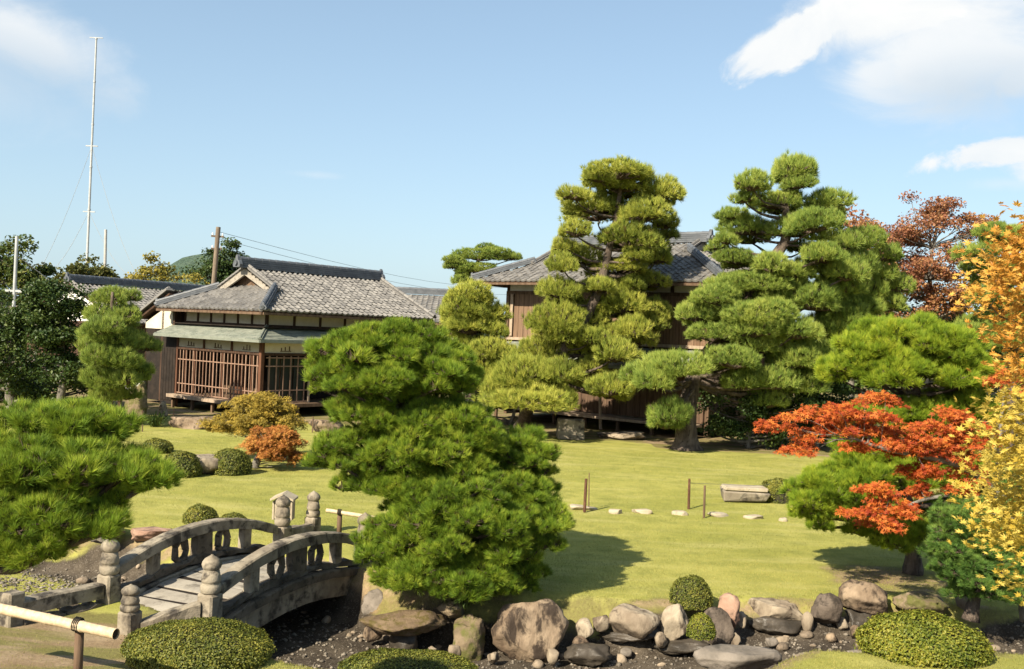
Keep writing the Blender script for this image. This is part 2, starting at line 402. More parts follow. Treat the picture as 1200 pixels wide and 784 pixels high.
def unit(a): return a / np.maximum(np.linalg.norm(a, axis=1, keepdims=True), 1e-9)
def rsphere(n): return unit(RNG.normal(size=(n, 3)))
# ------------------------------------------------------------------ foliage helpers
def tufts(P, A, L, n, w, spread=.9, tb=None):
    "needle tufts: P origins, A axes, L needle length, n needles each; one triangle per needle"
    k = len(P)
    A = np.repeat(A, n, 0); Pn = np.repeat(P, n, 0); Ln = np.repeat(L, n) * RNG.uniform(.7, 1.1, k * n)
    d = unit(A + spread * rsphere(k * n) * RNG.uniform(.25, 1, (k * n, 1)))
    s = unit(np.cross(d, rsphere(k * n))) * (w * .5)
    b = Pn + d * (Ln * .06)[:, None]
    V = np.empty((k * n * 3, 3)); V[0::3] = b - s; V[1::3] = b + s; V[2::3] = Pn + d * Ln[:, None]
    F = np.arange(k * n * 3).reshape(-1, 3)
    if tb is None: tb = RNG.uniform(.15, .75, k)
    t = np.repeat(np.repeat(tb, n) + RNG.uniform(-.18, .18, k * n), 3)
    t[2::3] += .10
    return V, F, np.clip(t, .03, .99)
def leaves(P, Nn, size, aspect=.6, fold=.25, tint=None):
    "diamond leaves folded along the midrib: 2 triangles each"
    k = len(P)
    u = unit(np.cross(Nn, rsphere(k))); v = np.cross(Nn, u)
    s = size * RNG.uniform(.65, 1.2, k)[:, None]
    V = np.empty((k * 4, 3))
    V[0::4] = P - u * s * .5; V[1::4] = P + v * s * aspect * .5 + Nn * s * fold
    V[2::4] = P + u * s * .5; V[3::4] = P - v * s * aspect * .5 + Nn * s * fold
    i = np.arange(k)[:, None] * 4
    F = np.concatenate([i + np.array([[0, 1, 2]]), i + np.array([[0, 2, 3]])], 0)
    if tint is None: tint = RNG.uniform(.1, .9, k)
    return V, F, np.repeat(tint, 4)
STAR = []
for q in range(5):
    a = math.radians(90 + (q - 2) * 52); r = (0.62, .86, 1.0, .86, .62)[q]
    STAR.append((math.cos(a) * r, math.sin(a) * r))
def star_leaves(P, Nn, size, tint=None, droop=.25):
    "five-lobed maple leaves: 5 diamonds of 2 triangles"
    k = len(P)
    u = unit(np.cross(Nn, rsphere(k))); v = np.cross(Nn, u)
    s = size * RNG.uniform(.6, 1.2, k)
    V = []; F = []
    base = 0
    n = 1 + 5 + 5 * 2
    V = np.empty((k, n, 3)); V[:, 0] = P
    F = []
    for q, (x, y) in enumerate(STAR):
        tip = P + (u * x + v * y) * s[:, None] - Nn * (s * droop * (x * x + y * y))[:, None]
        V[:, 1 + q] = tip
        for h, sg in enumerate((-1, 1)):
            a = math.atan2(y, x) + sg * .32; r = .45 * math.hypot(x, y)
            V[:, 6 + q * 2 + h] = P + (u * (math.cos(a) * r) + v * (math.sin(a) * r)) * s[:, None] + Nn * (s * .03)[:, None]
        F += [(0, 6 + q * 2, 1 + q), (0, 1 + q, 7 + q * 2)]
    F = (np.arange(k)[:, None, None] * n + np.array(F)[None]).reshape(-1, 3)
    if tint is None: tint = RNG.uniform(.05, .95, k)
    return V.reshape(-1, 3), F, np.repeat(tint, n)
def tube_np(pts, rad, n=3):
    mb = MB(); mb.tube(pts, rad, n, .3, cap=False)
    V = np.array(mb.v); F = np.array(mb.f)
    return V, np.concatenate([F[:, [0, 1, 2]], F[:, [0, 2, 3]]], 0)
class Acc:
    def __init__(s): s.V = []; s.F = []; s.T = []; s.I = []; s.n = 0
    def add(s, V, F, T, mi=0):
        s.V.append(V); s.F.append(F + s.n); s.T.append(T if hasattr(T, '__len__') else np.full(len(V), T)); s.I.append(np.full(len(F), mi)); s.n += len(V)
    def mesh(s, name, mats):
        return np_mesh(name, np.concatenate(s.V), np.concatenate(s.F), np.concatenate(s.T), mats, np.concatenate(s.I))

# needle pads: domed cushions of needle tufts on short twigs, shared by every pine of a kind
def pad_mesh(name, r, ln, w, dens, n, mats, hz=.5, lumps=9):
    a = Acc()
    area = 2 * math.pi * r * r * .8
    k = int(area * dens)
    d = rsphere(k * 3); d = d[d[:, 2] > -.32][:k]
    C = rsphere(lumps * 3); C = C[C[:, 2] > -.05][:lumps]
    near = (d @ C.T).max(1)
    rad = .76 + .29 * np.clip((near - .72) / .28, 0, 1)
    ph = RNG.uniform(0, 6.28, 4)
    rad *= 1 + .065 * np.sin(d[:, 0] * 3.1 + ph[0]) + .065 * np.sin(d[:, 1] * 3.4 + ph[1]) + .05 * np.sin(d[:, 2] * 7 + ph[2] + d[:, 0] * 5)
    rad *= RNG.uniform(.88, 1.04, len(d))
    stray = RNG.random(len(d)) < .05; rad[stray] *= 1.14
    inner = RNG.random(len(d)) < .12
    rad[inner] *= RNG.uniform(.45, .8, inner.sum())
    P = d * rad[:, None] * np.array([r, r, r * hz])
    P[:, 2] = np.where(P[:, 2] < 0, P[:, 2] * .45, P[:, 2])
    nrm = unit(d / np.array([1, 1, hz]))
    A = unit(nrm * .75 + np.array([0, 0, .55]) + rsphere(len(d)) * .35)
    cl = RNG.uniform(-.16, .16, len(C))
    tb = np.clip(RNG.uniform(.25, .70, len(d)) + cl[(d @ C.T).argmax(1)], .05, .95)
    tb[RNG.random(len(d)) < .02] = 0.0       # a few brown tufts
    L = np.full(len(d), ln) * RNG.uniform(.8, 1.2, len(d))
    V, F, T = tufts(P - A * ln * .45, A, L, n, w, .95, tb)
    a.add(V, F, T, 0)
    for i in range(26):
        t = RNG.integers(0, len(P)); e = P[t]
        m = e * np.array([.5, .5, .1]) + RNG.normal(size=3) * r * .05
        V, F = tube_np([(0, 0, -.12 * r), tuple(m), tuple(e)], [w * 2.6 + r * .012, w * 1.8 + r * .006, w * .8], 4)
        a.add(V, F, .3, 1)
    return a.mesh(name, mats)
PADS = {}
def pad_class(key, mat_key, sizes, ln, w, dens, n, hz, seeds=3):
    PADS[key] = [(r, [pad_mesh('needle_pad', r, ln, w, dens, n, [MT[mat_key], MT['twig']], hz) for q in range(seeds)]) for r in sizes]
pad_class('far', 'needle_far', (.45, .75, 1.1), .18, .0125, 125, 24, .50, 4)
pad_class('far2', 'needle_far2', (.45, .75, 1.1), .18, .0125, 125, 24, .50, 4)
pad_class('near', 'needle_near', (.22, .34), .115, .0052, 330, 36, .62, 5)
pad_class('gold', 'needle_gold', (.28, .42), .12, .0060, 300, 36, .58, 4)
pad_class('blue', 'needle_blue', (.20, .30), .09, .005, 520, 28, .75, 3)
pad_class('dark', 'needle_dark', (.5, .9), .17, .014, 110, 20, .55, 2)

def put_pad(root, cls, pos, rx, rz, seed=None, tilt=0.0):
    r, ms = min(PADS[cls], key=lambda q: abs(math.log(q[0] / rx)))
    o = bpy.data.objects.new('foliage_pad', random.choice(ms)); COL.objects.link(o)
    o.parent = root; o.location = Vector(pos) - ORIG[root.name]
    hz = {'far': .5, 'far2': .5, 'near': .62, 'gold': .58, 'blue': .75, 'dark': .55}[cls]
    o.scale = (rx / r, rx / r * random.uniform(.85, 1.1), max(.6, min(1.6, rz / (r * hz))))
    o.rotation_euler = (random.uniform(-.14, .14) + tilt, random.uniform(-.14, .14), random.uniform(0, 6.28))
    return o
def bend(p0, p1, n=5, sag=.12, jit=.06):
    p0 = Vector(p0); p1 = Vector(p1); L = (p1 - p0).length; out_ = []
    j = Vector((random.uniform(-1, 1), random.uniform(-1, 1), random.uniform(-.4, .6))) * L * jit
    for i in range(n + 1):
        t = i / n
        p = p0.lerp(p1, t) + Vector((0, 0, -sag * L * math.sin(math.pi * t))) + j * math.sin(2.2 * math.pi * t)
        out_.append(p)
    return out_
def spline(pts, rad, per=5):
    "Catmull-Rom through the points"
    P = [Vector(p) for p in pts]; O = []; R = []
    for i in range(len(P) - 1):
        a, b, c, d = P[max(i - 1, 0)], P[i], P[i + 1], P[min(i + 2, len(P) - 1)]
        for k in range(per):
            t = k / per
            O.append(.5 * ((2 * b) + (c - a) * t + (2 * a - 5 * b + 4 * c - d) * t * t + (3 * b - a - 3 * c + d) * t ** 3))
            R.append(rad[i] + (rad[i + 1] - rad[i]) * t)
    O.append(P[-1]); R.append(rad[-1]); return O, R
def limb_to(mb, trunk, trad, p, r0=None, sag=.08, zmin=-9):
    "a limb from the trunk (below p if it can) to the point p"
    best = None
    for q, rr in zip(trunk, trad):
        if q.z < zmin: continue
        dz = p[2] - q.z
        h = math.hypot(p[0] - q.x, p[1] - q.y)
        cost = h + abs(dz - .25 * h) * 1.3
        if best is None or cost < best[0]: best = (cost, q, rr)
    _, q, rr = best
    L = (Vector(p) - q).length
    r0 = min(rr * .55, .02 + .028 * L) if r0 is None else r0
    pts = bend(q, p, 5, sag, .07)
    mb.tube(pts, [r0 * (1 - .72 * i / 5) for i in range(6)], 6, .4, cap=False, wob=.08)

def pine(name, label, cls, base, trunk_pts, trunk_rad, pads, cat='pine tree', group=None, bark='bark', limbs=1.0, flare=True):
    "pads: list of (world position, rx, rz)"
    root = thing(name, base, label, cat, group)
    tp, tr = spline(trunk_pts, trunk_rad, 6)
    mb = MB()
    if flare:
        tr = [r * (1 + .55 * math.exp(-max(0, p.z - base[2]) / .22)) for p, r in zip(tp, tr)]
    mb.tube(tp, tr, 12, .5, wob=.10)
    mb.build('trunk', MT[bark], root, smooth=True)
    lm = MB()
    for (p, rx, rz) in pads:
        if random.random() < limbs:
            limb_to(lm, tp, tr, (p[0], p[1], p[2] - rz * .15), zmin=base[2] + .24 * (tp[-1].z - base[2]))
            if len(pads) < 100: lm.build('limb', MT[bark], root, smooth=True); lm = MB()
    if lm.v: lm.build('limbs', MT[bark], root, smooth=True)
    for (p, rx, rz) in pads: put_pad(root, cls, p, rx, rz)
    return root
def pads_px(lst, Y, spread, back=.6, minr=.25, seed=1, zoom=None):
    "pads seen in the photograph as (cx, cy, w, h); each gets its own distance, and some have neighbours behind"
    rr = random.Random(seed); res = []
    for e in lst:
        x, y, w, h = e[:4]; dy = e[4] if len(e) > 4 else rr.uniform(-.5, .35) * spread
        if zoom: x, y, w, h = x / zoom[0] + zoom[1], y / zoom[0] + zoom[2], w / zoom[0], h / zoom[0]
        yy = Y + dy; s = yy / FPX
        p = W(x, y + h * .22, yy); rx = w * s * .5; rz = h * s * .62
        res.append((p, max(rx, minr), rz))
        if rr.random() < back:
            q = p + Vector((rr.uniform(-.5, .5) * rx, rr.uniform(.9, 1.5) * max(rx, .8), rr.uniform(-.3, .1)))
            res.append((q, max(rx * rr.uniform(.75, 1), minr), rz))
    return res
def mass_pads(masses, Y, r, jitter=.12, seed=2, cover=1.0, low=-.55):
    "rounded masses of many small pads: (cx, cy, w, h, dy, depth ratio)"
    rr = random.Random(seed); res = []
    for m in masses:
        x, y, w, h = m[:4]; dy = m[4] if len(m) > 4 else 0; dr = m[5] if len(m) > 5 else .8
        yy = Y + dy; s = yy / FPX
        c = W(x, y, yy); a, b, cz = w * s / 2, w * s / 2 * dr, h * s / 2
        ae, be, ce = max(a - r * .62, .03), max(b - r * .62, .03), max(cz - r * .42, .03)
        area = 4 * math.pi * (((ae * be) ** 1.6 + (ae * ce) ** 1.6 + (be * ce) ** 1.6) / 3) ** (1 / 1.6)
        n = max(4, int(cover * area / (r * r * 1.25)))
        for i in range(n):
            z = 1 - 2 * (i + .5) / n; ph = i * 2.39996 + rr.uniform(-.25, .25)
            if z < low: continue
            q = math.sqrt(1 - z * z)
            k = 1 + rr.uniform(-jitter, jitter)
            p = c + Vector((q * math.cos(ph) * ae * k, q * math.sin(ph) * be * k, z * ce * k - r * .1))
            sz = r * rr.uniform(.75, 1.25)
            res.append((p, sz, sz * .62))
    return res

def broadleaf(name, label, mat, base, height, crown, nleaf, lsize, cat='tree', group=None, trunk_r=.15, bark='barkgrey', clump=.5, nclump=40, seed=1, lean=(0, 0), core=True, gaps=0.0):
    "crown: list of (centre, rx, ry, rz) ellipsoids; leaves grow in clumps on limbs through them"
    rr = random.Random(seed)
    root = thing(name, base, label, cat, group)
    top = Vector(base) + Vector((lean[0], lean[1], height * .8))
    tp, tr = spline([Vector(base), Vector(base).lerp(top, .4) + Vector((rr.uniform(-.2, .2), 0, 0)), top], [trunk_r, trunk_r * .7, trunk_r * .25], 6)
    mb = MB(); mb.tube(tp, tr, 9, .5, wob=.08); mb.build('trunk', MT[bark], root, smooth=True)
    lm = MB(); cs = []
    tot = sum(c[1] * c[2] * c[3] for c in crown)
    for (c, rx, ry, rz) in crown:
        k = max(3, int(nclump * rx * ry * rz / tot))
        for i in range(k):
            d = Vector((rr.gauss(0, 1), rr.gauss(0, 1), rr.gauss(0, 1))).normalized()
            q = rr.uniform(.55, 1.0)
            p = Vector(c) + Vector((d.x * rx * q, d.y * ry * q, d.z * rz * q))
            if p.z < base[2] + .25: p.z = base[2] + .25
            cs.append(p); limb_to(lm, tp, tr, p, sag=.02)
    lm.build('limbs', MT[bark], root, smooth=True)
    per = max(3, nleaf // len(cs)); P = []
    T = []
    for p in cs:
        k = int(per * rr.uniform(.5, 1.5)); cl = clump * rr.uniform(.6, 1.3)
        e = rsphere(k) * (RNG.random((k, 1)) ** .5) * np.array([cl, cl, cl * .62]) + np.array(p)
        P.append(e); T.append(np.clip(RNG.uniform(.15, .85, k) + rr.uniform(-.2, .2), 0.02, .98))
    P = np.concatenate(P); T = np.concatenate(T)
    A = unit(rsphere(len(P)) + np.array([-.2, -.2, .9]))
    V, F, t = leaves(P, A, lsize, .62, .18, T)
    o = np.array(ORIG[root.name]); me = np_mesh('crown', V - o, F, t, [MT[mat]])
    put('crown', me, root)
    return root

def clipped_bush(label, px, pyb, w, h, mat='bush', z=0.0, group=None, leaf=.045, dens=1500, name='clipped_bush', Y=None, depth=1.0, cat='bush', flat=.0, sq=2.0):
    "dense rounded clipped shrub: a twiggy core covered by many small leaves"
    b = G(px, pyb, z) if Y is None else Vector((W(px, pyb, Y).x, Y, z))
    s = b.y / FPX; rx = w * s / 2
    ang = math.atan2(HCAM - z, b.y)
    ry = rx * depth; b = b + Vector((0, ry * .75, 0))
    hz = max(.15, (h * s - ry * .8 * math.sin(ang)) / math.cos(ang))
    a = Acc()
    k = int(2.2 * math.pi * (rx * ry + rx * hz) * dens)
    d = rsphere(k * 2); d = d[d[:, 2] > -.25][:k]
    if sq != 2.0:
        d = np.sign(d) * np.abs(d) ** (2 / sq)
    lump = 1 + .05 * np.sin(d[:, 0] * 5.1 + px) * np.sin(d[:, 1] * 4.3 + pyb) + .05 * (RNG.random(len(d)) < .04) + .04 * np.sin(d[:, 0] * 9 + pyb) * np.sin(d[:, 1] * 8 + px) * np.cos(d[:, 2] * 6) + .02 * np.sin(d[:, 2] * 9 + d[:, 0] * 7)
    P = d * (lump * RNG.uniform(.90, 1.015, len(d)))[:, None] * np.array([rx, ry, hz * .80]) + np.array([0, 0, hz * .2])
    nrm = unit(d / np.array([rx, ry, hz]))
    A = unit(nrm + rsphere(len(d)) * .75 + np.array([0, 0, .2]))
    patch = np.array([mnoise.noise(Vector(p) * (2.2 / max(rx, .3)) + Vector((px, 0, 0))) for p in P]) * .35
    V, F, T = leaves(P, A, leaf, .6, .2, np.clip(RNG.uniform(.15, .8, len(P)) + patch, .02, .98))
    a.add(V, F, T, 0)
    # core of twigs
    u, v = np.meshgrid(np.linspace(0, 2 * math.pi, 25)[:-1], np.linspace(-.24, 1, 8))
    q = np.sqrt(np.clip(1 - v * v, 0.0001, 1))
    D = np.stack([np.cos(u) * q, np.sin(u) * q, v], -1).reshape(-1, 3)
    if sq != 2.0: D = np.sign(D) * np.abs(D) ** (2 / sq)
    CV = D * np.array([rx, ry, hz * .80]) * .90 + np.array([0, 0, hz * .2])
    F = []
    for i in range(7):
        for j in range(24):
            A0, B0, C0, D0 = i * 24 + j, i * 24 + (j + 1) % 24, (i + 1) * 24 + (j + 1) % 24, (i + 1) * 24 + j
            F += [(A0, B0, C0), (A0, C0, D0)]
    a.add(CV, np.array(F), .1, 1)
    me = a.mesh(name, [MT[mat], MT['inner']])
    o = put(name, me, None, b, b)
    return tag(o, label, cat, group)

def rock_mesh(rx, ry, rz, seed, facets=5, sub=4, rough=.16, flat=None):
    facets = facets + 4; rough = rough * 1.15
    import bmesh
    rr = random.Random(seed); bm = bmesh.new()
    bmesh.ops.create_icosphere(bm, subdivisions=sub, radius=1)
    pl = []
    for i in range(facets):
        d = Vector((rr.gauss(0, 1), rr.gauss(0, 1), rr.gauss(0, .8))).normalized(); pl.append((d, rr.uniform(.58, .84)))
    if flat: pl.append((Vector((rr.uniform(-.06, .06), rr.uniform(-.06, .06), 1)).normalized(), flat))
    o = Vector((seed * 3.7 % 50, seed * 1.3 % 50, 0))
    for v in bm.verts:
        p = v.co.copy()
        for d, h in pl:
            e = p.dot(d) - h
            if e > 0: p -= d * e * .97
        n = mnoise.fractal(p * 1.3 + o, 1.0, 2.0, 3); n2 = mnoise.fractal(p * 4.5 + o, .8, 2.1, 5) * 1.5
        r_ = abs(mnoise.noise(p * 2.6 + o * 2))
        p *= 1 + n * rough + n2 * rough * .35 - max(0, .12 - r_) * rough * 3.0
        v.co = Vector((p.x * rx, p.y * ry, p.z * rz))
    zmin = min(v.co.z for v in bm.verts)
    me = bpy.data.meshes.new('rock'); bm.to_mesh(me); bm.free()
    me.polygons.foreach_set('use_smooth', [True] * len(me.polygons))
    return me
def rock(label, px, pyb, w, h, z, mat, seed, name='rock', group='rocks along the stream', cat='rock', depth=.8, facets=5, flat=None, rough=.16, rot=None, bury=.30, sub=4):
    b = G(px, pyb, z); s = b.y / FPX; rx = w * s / 2; ry = rx * depth
    ang = math.atan2(HCAM - z, b.y)
    hv = max(.05, (h * s - ry * .9 * math.sin(ang)) / math.cos(ang))
    rz = hv / (2 - 2 * bury) * 1.18
    me = rock_mesh(rx * 1.06, ry, rz, seed, facets, sub, rough, flat); me.name = name
    me.materials.append(MT[mat])
    o = put(name, me, None, (b.x, b.y + ry * .7, z + rz * (1 - 2 * bury)))
    o.rotation_euler = (0, random.Random(seed).uniform(-.12, .12), random.Random(seed).uniform(-.4, .4) if rot is None else rot)
    return tag(o, label, cat, group)
# ------------------------------------------------------------------ ground with the stream channel
CL = np.array([(40, 15.0), (12, 13.5), (7, 13.3), (5, 13.35), (3.5, 13.15), (2.3, 12.55), (1.4, 12.2), (0, 12.1), (-1.6, 12.5), (-3.65, 14.3), (-6.5, 15.5), (-10, 16.6), (-40, 26)])
def stream(x, y):
    "distance from the stream's centre line, and the parameter x there"
    best = np.full(np.shape(x), 1e9); sx = np.zeros(np.shape(x))
    for a, b in zip(CL[:-1], CL[1:]):
        d = b - a; t = np.clip(((x - a[0]) * d[0] + (y - a[1]) * d[1]) / (d @ d), 0, 1)
        q = np.hypot(x - a[0] - t * d[0], y - a[1] - t * d[1])
        m = q < best; best = np.where(m, q, best); sx = np.where(m, a[0] + t * d[0], sx)
    return best, sx
def sstep(a, b, v):
    t = np.clip((v - a) / (b - a), 0, 1); return t * t * (3 - 2 * t)
def hwf(s): return np.interp(s, [-8, -4.2, -2.6, -1.4, 1.4, 2.6, 3.4, 8], [.85, 1.05, 1.15, 1.30, 1.40, .95, .66, .60])
def ground_h(x, y):
    d, s = stream(x, y)
    hw = hwf(s)
    dep = .70 - .28 * sstep(1.5, 4.5, s)
    h = -dep * (1 - sstep(hw, hw + .55, d + .10 * np.sin(x * 2.3) * np.sin(y * 1.7)))
    h = h - .12 * np.exp(-(((x + 4.9) / 1.6) ** 2 + ((y - 12.0) / 1.4) ** 2))
    h = h + .05 * np.sin(x * .32 + 1) * np.sin(y * .27) * sstep(15, 20, y)
    return h
def gh(x, y): return float(ground_h(np.array(float(x)), np.array(float(y))))
def axis(lo, hi, step, far):
    g = [lo]; s = step
    a = np.arange(lo, hi + 1e-6, step)
    o = []; v = hi
    while v < far: s *= 1.35; v += s; o.append(v)
    s = step; p = []; v = lo
    while v > -far: s *= 1.35; v -= s; p.append(v)
    return np.concatenate([p[::-1], a, o])
gx = axis(-15, 13, .11, 4000); gy = axis(8.5, 42, .11, 4000)
X, Y = np.meshgrid(gx, gy); Z = ground_h(X, Y)
dd, ss = stream(X, Y)
hw = hwf(ss)
bed = 1 - sstep(hw + .05, hw + .50, dd + .08 * np.sin(X * 3.1) * np.sin(Y * 2.7))
backline = np.where(X < -3, 35.9 - .06 * (X + 3), 35.0) + .5 * np.sin(X * .8)
backline = np.where(X > 5, 33.2, backline)
soil = sstep(-.8, .8, Y - backline)
soil = np.maximum(soil, sstep(-.6, .3, -3.2 - X + .2 * (12 - Y)) * sstep(-.2, .3, 12.7 - Y))
soil = np.maximum(soil, .85 * np.exp(-(((X + 1.2) / 1.5) ** 2 + ((Y - 14.3) / .9) ** 2)))
soil = np.maximum(soil, .62 * np.exp(-((dd - hw - .38) / .30) ** 2))
soil = np.maximum(soil, 1.0 * np.exp(-(((X + 1.5) / .9) ** 2 + ((Y - 13.7) / .6) ** 2)))
soil = np.maximum(soil, 1.0 * np.exp(-(((X + 2.1) / 1.0) ** 2 + ((Y - 14.4) / .9) ** 2)))
soil = np.maximum(soil, .8 * np.exp(-(((X - 6.2) / 1.3) ** 2 + ((Y - 16.0) / 1.2) ** 2)))
soil = np.maximum(soil, sstep(-7.4, -8.4, X + .25 * (Y - 13)) * sstep(26, 20, Y))
nx, ny = len(gx), len(gy)
I = np.arange(nx * ny).reshape(ny, nx)
Fq = np.stack([I[:-1, :-1], I[:-1, 1:], I[1:, 1:], I[1:, :-1]], -1).reshape(-1, 4)
gm, t = new_mat('garden_ground'); n = N(t)
co = n('ShaderNodeTexCoord').outputs['Object']
abed = n('ShaderNodeAttribute', attribute_name='bed').outputs['Fac']; asoil = n('ShaderNodeAttribute', attribute_name='soil').outputs['Fac']
nb = n.noise(co, .35, 4, .55); nm = n.noise(co, 1.9, 5, .65); nf = n.noise(co, 26, 5, .75); nv = n.noise(n('ShaderNodeMapping', {'Vector': co, 'Scale': (.35, 1.3, 1)}).outputs[0], 1.2, 4, .6)
lawn = n.mix(n.ramp(nb, .35, .65), (.234, .236, .054), (.298, .287, .078))
lawn = n.mix(n.math('MULTIPLY', n.ramp(nm, .40, .68), .75), lawn, (.170, .180, .044))
lawn = n.mix(n.math('MULTIPLY', n.ramp(nv, .46, .72), .60), lawn, (.36, .335, .125))
lawn = n.mix(n.math('MULTIPLY', n.ramp(nf, .5, .8), .35), lawn, (.13, .14, .035))
sl_ = n.mix(n.ramp(nm, .35, .65), (.235, .165, .095), (.335, .255, .160))
sl_ = n.mix(n.math('MULTIPLY', n.ramp(nv, .42, .56), .85), sl_, (.16, .165, .040))
sl_ = n.mix(n.ramp(nf, .3, .8), n.mix(.5, sl_, (.08, .055, .035)), sl_)
bd = n.mix(n.ramp(nm, .4, .65), (.036, .029, .022), (.078, .064, .048))
bd = n.mix(n.math('MULTIPLY', n.ramp(n.noise(co, 40, 3, .6), .5, .75), .7), bd, (.18, .155, .125))
wob = n.math('MULTIPLY', n.math('SUBTRACT', nm, .5), 1.1)
col = n.mix(n.ramp(n.math('ADD', asoil, wob), .35, .65), lawn, sl_)
col = n.mix(n.ramp(n.math('ADD', abed, n.math('MULTIPLY', wob, .6)), .35, .6), col, bd)
bp = n('ShaderNodeBump', {'Height': n.math('ADD', nf, n.math('MULTIPLY', nm, .8)), 'Strength': .55, 'Distance': .03})
p = n('ShaderNodeBsdfPrincipled', {'Base Color': col, 'Roughness': .95, 'Normal': bp.outputs[0], 'Specular IOR Level': .1})
n('ShaderNodeOutputMaterial', {'Surface': p.outputs[0]})
me = np_mesh('ground', np.stack([X, Y, Z], -1).reshape(-1, 3), Fq, np.zeros(nx * ny), [gm], smooth=True)
for nme, arr in (('bed', bed), ('soil', soil)):
    a = me.attributes.new(nme, 'FLOAT', 'POINT'); a.data.foreach_set('value', arr.astype(np.float32).ravel())
tag(put('ground', me), kind='structure')

# lawn blades (nobody could count them)
k = 620000
py = 10.4 + 21.6 * RNG.random(k) ** 1.45; px = (RNG.random(k) - .5) * 2 * (py * .56)
d, s = stream(px, py); hwv = hwf(s)
bl = np.where(px < -3, 35.9, 35.0)
keep = d > hwv + .32 + .15 * np.sin(px * 5) * np.sin(py * 4)
so_ = np.maximum(sstep(-.6, .3, -3.2 - px + .2 * (12 - py)) * sstep(-.2, .3, 12.7 - py), sstep(-7.4, -8.4, px + .25 * (py - 13)) * sstep(26, 20, py))
keep &= RNG.random(k) > so_ * .93
keep &= (py < 33) & (RNG.random(k) > .5 * np.exp(-((d - hwv - .38) / .28) ** 2))
ax_, bx_ = np.array([-4.36, 12.72]), np.array([1.42, 3.15]) / 3.455
uu = (px - ax_[0]) * bx_[0] + (py - ax_[1]) * bx_[1]; vv = (px - ax_[0]) * bx_[1] - (py - ax_[1]) * bx_[0]
keep &= ~((np.abs(vv) < 1.0) & (uu > -1.4) & (uu < 4.2))
px, py = px[keep], py[keep]; k = len(px)
edge = np.exp(-np.maximum(d[keep] - hwv[keep] - .35, 0) / .25)
P = np.stack([px, py, ground_h(px, py) - .004], -1)
hgt = RNG.uniform(.012, .034, k) * (1 + .5 * edge) * (1 + .012 * (py - 12))
wd = RNG.uniform(.004, .007, k) * (.7 + .03 * py)
u = unit(np.stack([RNG.normal(size=k), RNG.normal(size=k), np.zeros(k)], -1)); ln = unit(np.stack([RNG.normal(size=k) * .55, RNG.normal(size=k) * .55, np.ones(k)], -1))
V = np.empty((k * 3, 3)); V[0::3] = P - u * wd[:, None] * .5; V[1::3] = P + u * wd[:, None] * .5; V[2::3] = P + ln * hgt[:, None]
bl_ = np.array([mnoise.noise(Vector((a * .9, b * 2.2, 0))) + .7 * mnoise.noise(Vector((a * 3.2, b * 6.0, 4))) for a, b in zip(px.tolist(), py.tolist())])
tn = np.clip(.5 + .30 * bl_ + .28 * np.sin(px * .9 + 1.3 * np.sin(py * .5)) * np.sin(py * 1.1) + RNG.uniform(-.35, .35, k), 0.02, .98)
tag(put('grass', np_mesh('grass', V, np.arange(k * 3).reshape(-1, 3), np.repeat(tn, 3), [MT['grass']])), 'short mown autumn grass of the garden lawn', kind='stuff')

# stream gravel
k = 15000
gxs = RNG.uniform(-9, 8, k); gys = RNG.uniform(11, 17.5, k)
d, s = stream(gxs, gys); hwv = hwf(s)
keep = d < hwv + .22; gxs, gys = gxs[keep], gys[keep]
# the gravel shelf on the left bank beside the pine
k2 = 1500; ex = RNG.uniform(-8.2, -5.3, k2); ey = RNG.uniform(12.7, 14.1, k2)
gxs = np.concatenate([gxs, ex]); gys = np.concatenate([gys, ey]); k = len(gxs)
OCT = np.array([(1, 0, 0), (0, 1, 0), (-1, 0, 0), (0, -1, 0), (0, 0, 1), (0, 0, -1), ]) * 1.0
OF = np.array([(0, 1, 4), (1, 2, 4), (2, 3, 4), (3, 0, 4), (1, 0, 5), (2, 1, 5), (3, 2, 5), (0, 3, 5)])
sz = .014 + .035 * RNG.random(k) ** 3
ang = RNG.uniform(0, 6.28, k)
base = OCT[None] * (sz[:, None, None] * RNG.uniform(.6, 1.3, (k, 6, 1))) * np.array([1, .8, .55])
c_, s_ = np.cos(ang)[:, None], np.sin(ang)[:, None]
V = np.stack([base[..., 0] * c_ - base[..., 1] * s_ + gxs[:, None], base[..., 0] * s_ + base[..., 1] * c_ + gys[:, None], base[..., 2] + (ground_h(gxs, gys) + sz * .2)[:, None]], -1)
F = (np.arange(k)[:, None, None] * 6 + OF[None]).reshape(-1, 3)
tag(put('stream_gravel', np_mesh('stream_gravel', V.reshape(-1, 3), F, np.repeat(RNG.random(k) ** 2, 6), [MT['pebble']])), 'dark and pale gravel lying in the stream bed', kind='stuff')

# larger loose stones along both edges of the bed, too many to count
k = 900
sx_ = RNG.uniform(-7, 7.5, k); sy_ = RNG.uniform(11, 17, k); d, s_at = stream(sx_, sy_); hv_ = hwf(s_at)
keep = (d > hv_ - .45) & (d < hv_ + .28) & (RNG.random(k) < .8); sx_, sy_ = sx_[keep], sy_[keep]; k = len(sx_)
import bmesh as _bm
bm = _bm.new(); _bm.ops.create_icosphere(bm, subdivisions=2, radius=1); ICO = np.array([v.co[:] for v in bm.verts]); IF = np.array([[v.index for v in f.verts] for f in bm.faces]); bm.free()
sz = .03 + .075 * RNG.random(k) ** 2.2
base = np.repeat(ICO[None], k, 0)
for q in range(4):
    dn = rsphere(k); e = np.maximum((base * dn[:, None]).sum(-1) - RNG.uniform(.5, .85, k)[:, None], 0); base = base - e[..., None] * dn[:, None]
base = base * sz[:, None, None] * RNG.uniform(.7, 1.3, (k, 1, 3)) * np.array([1.1, .9, .7])
V = base + np.stack([sx_, sy_, ground_h(sx_, sy_) + sz * .25], -1)[:, None]
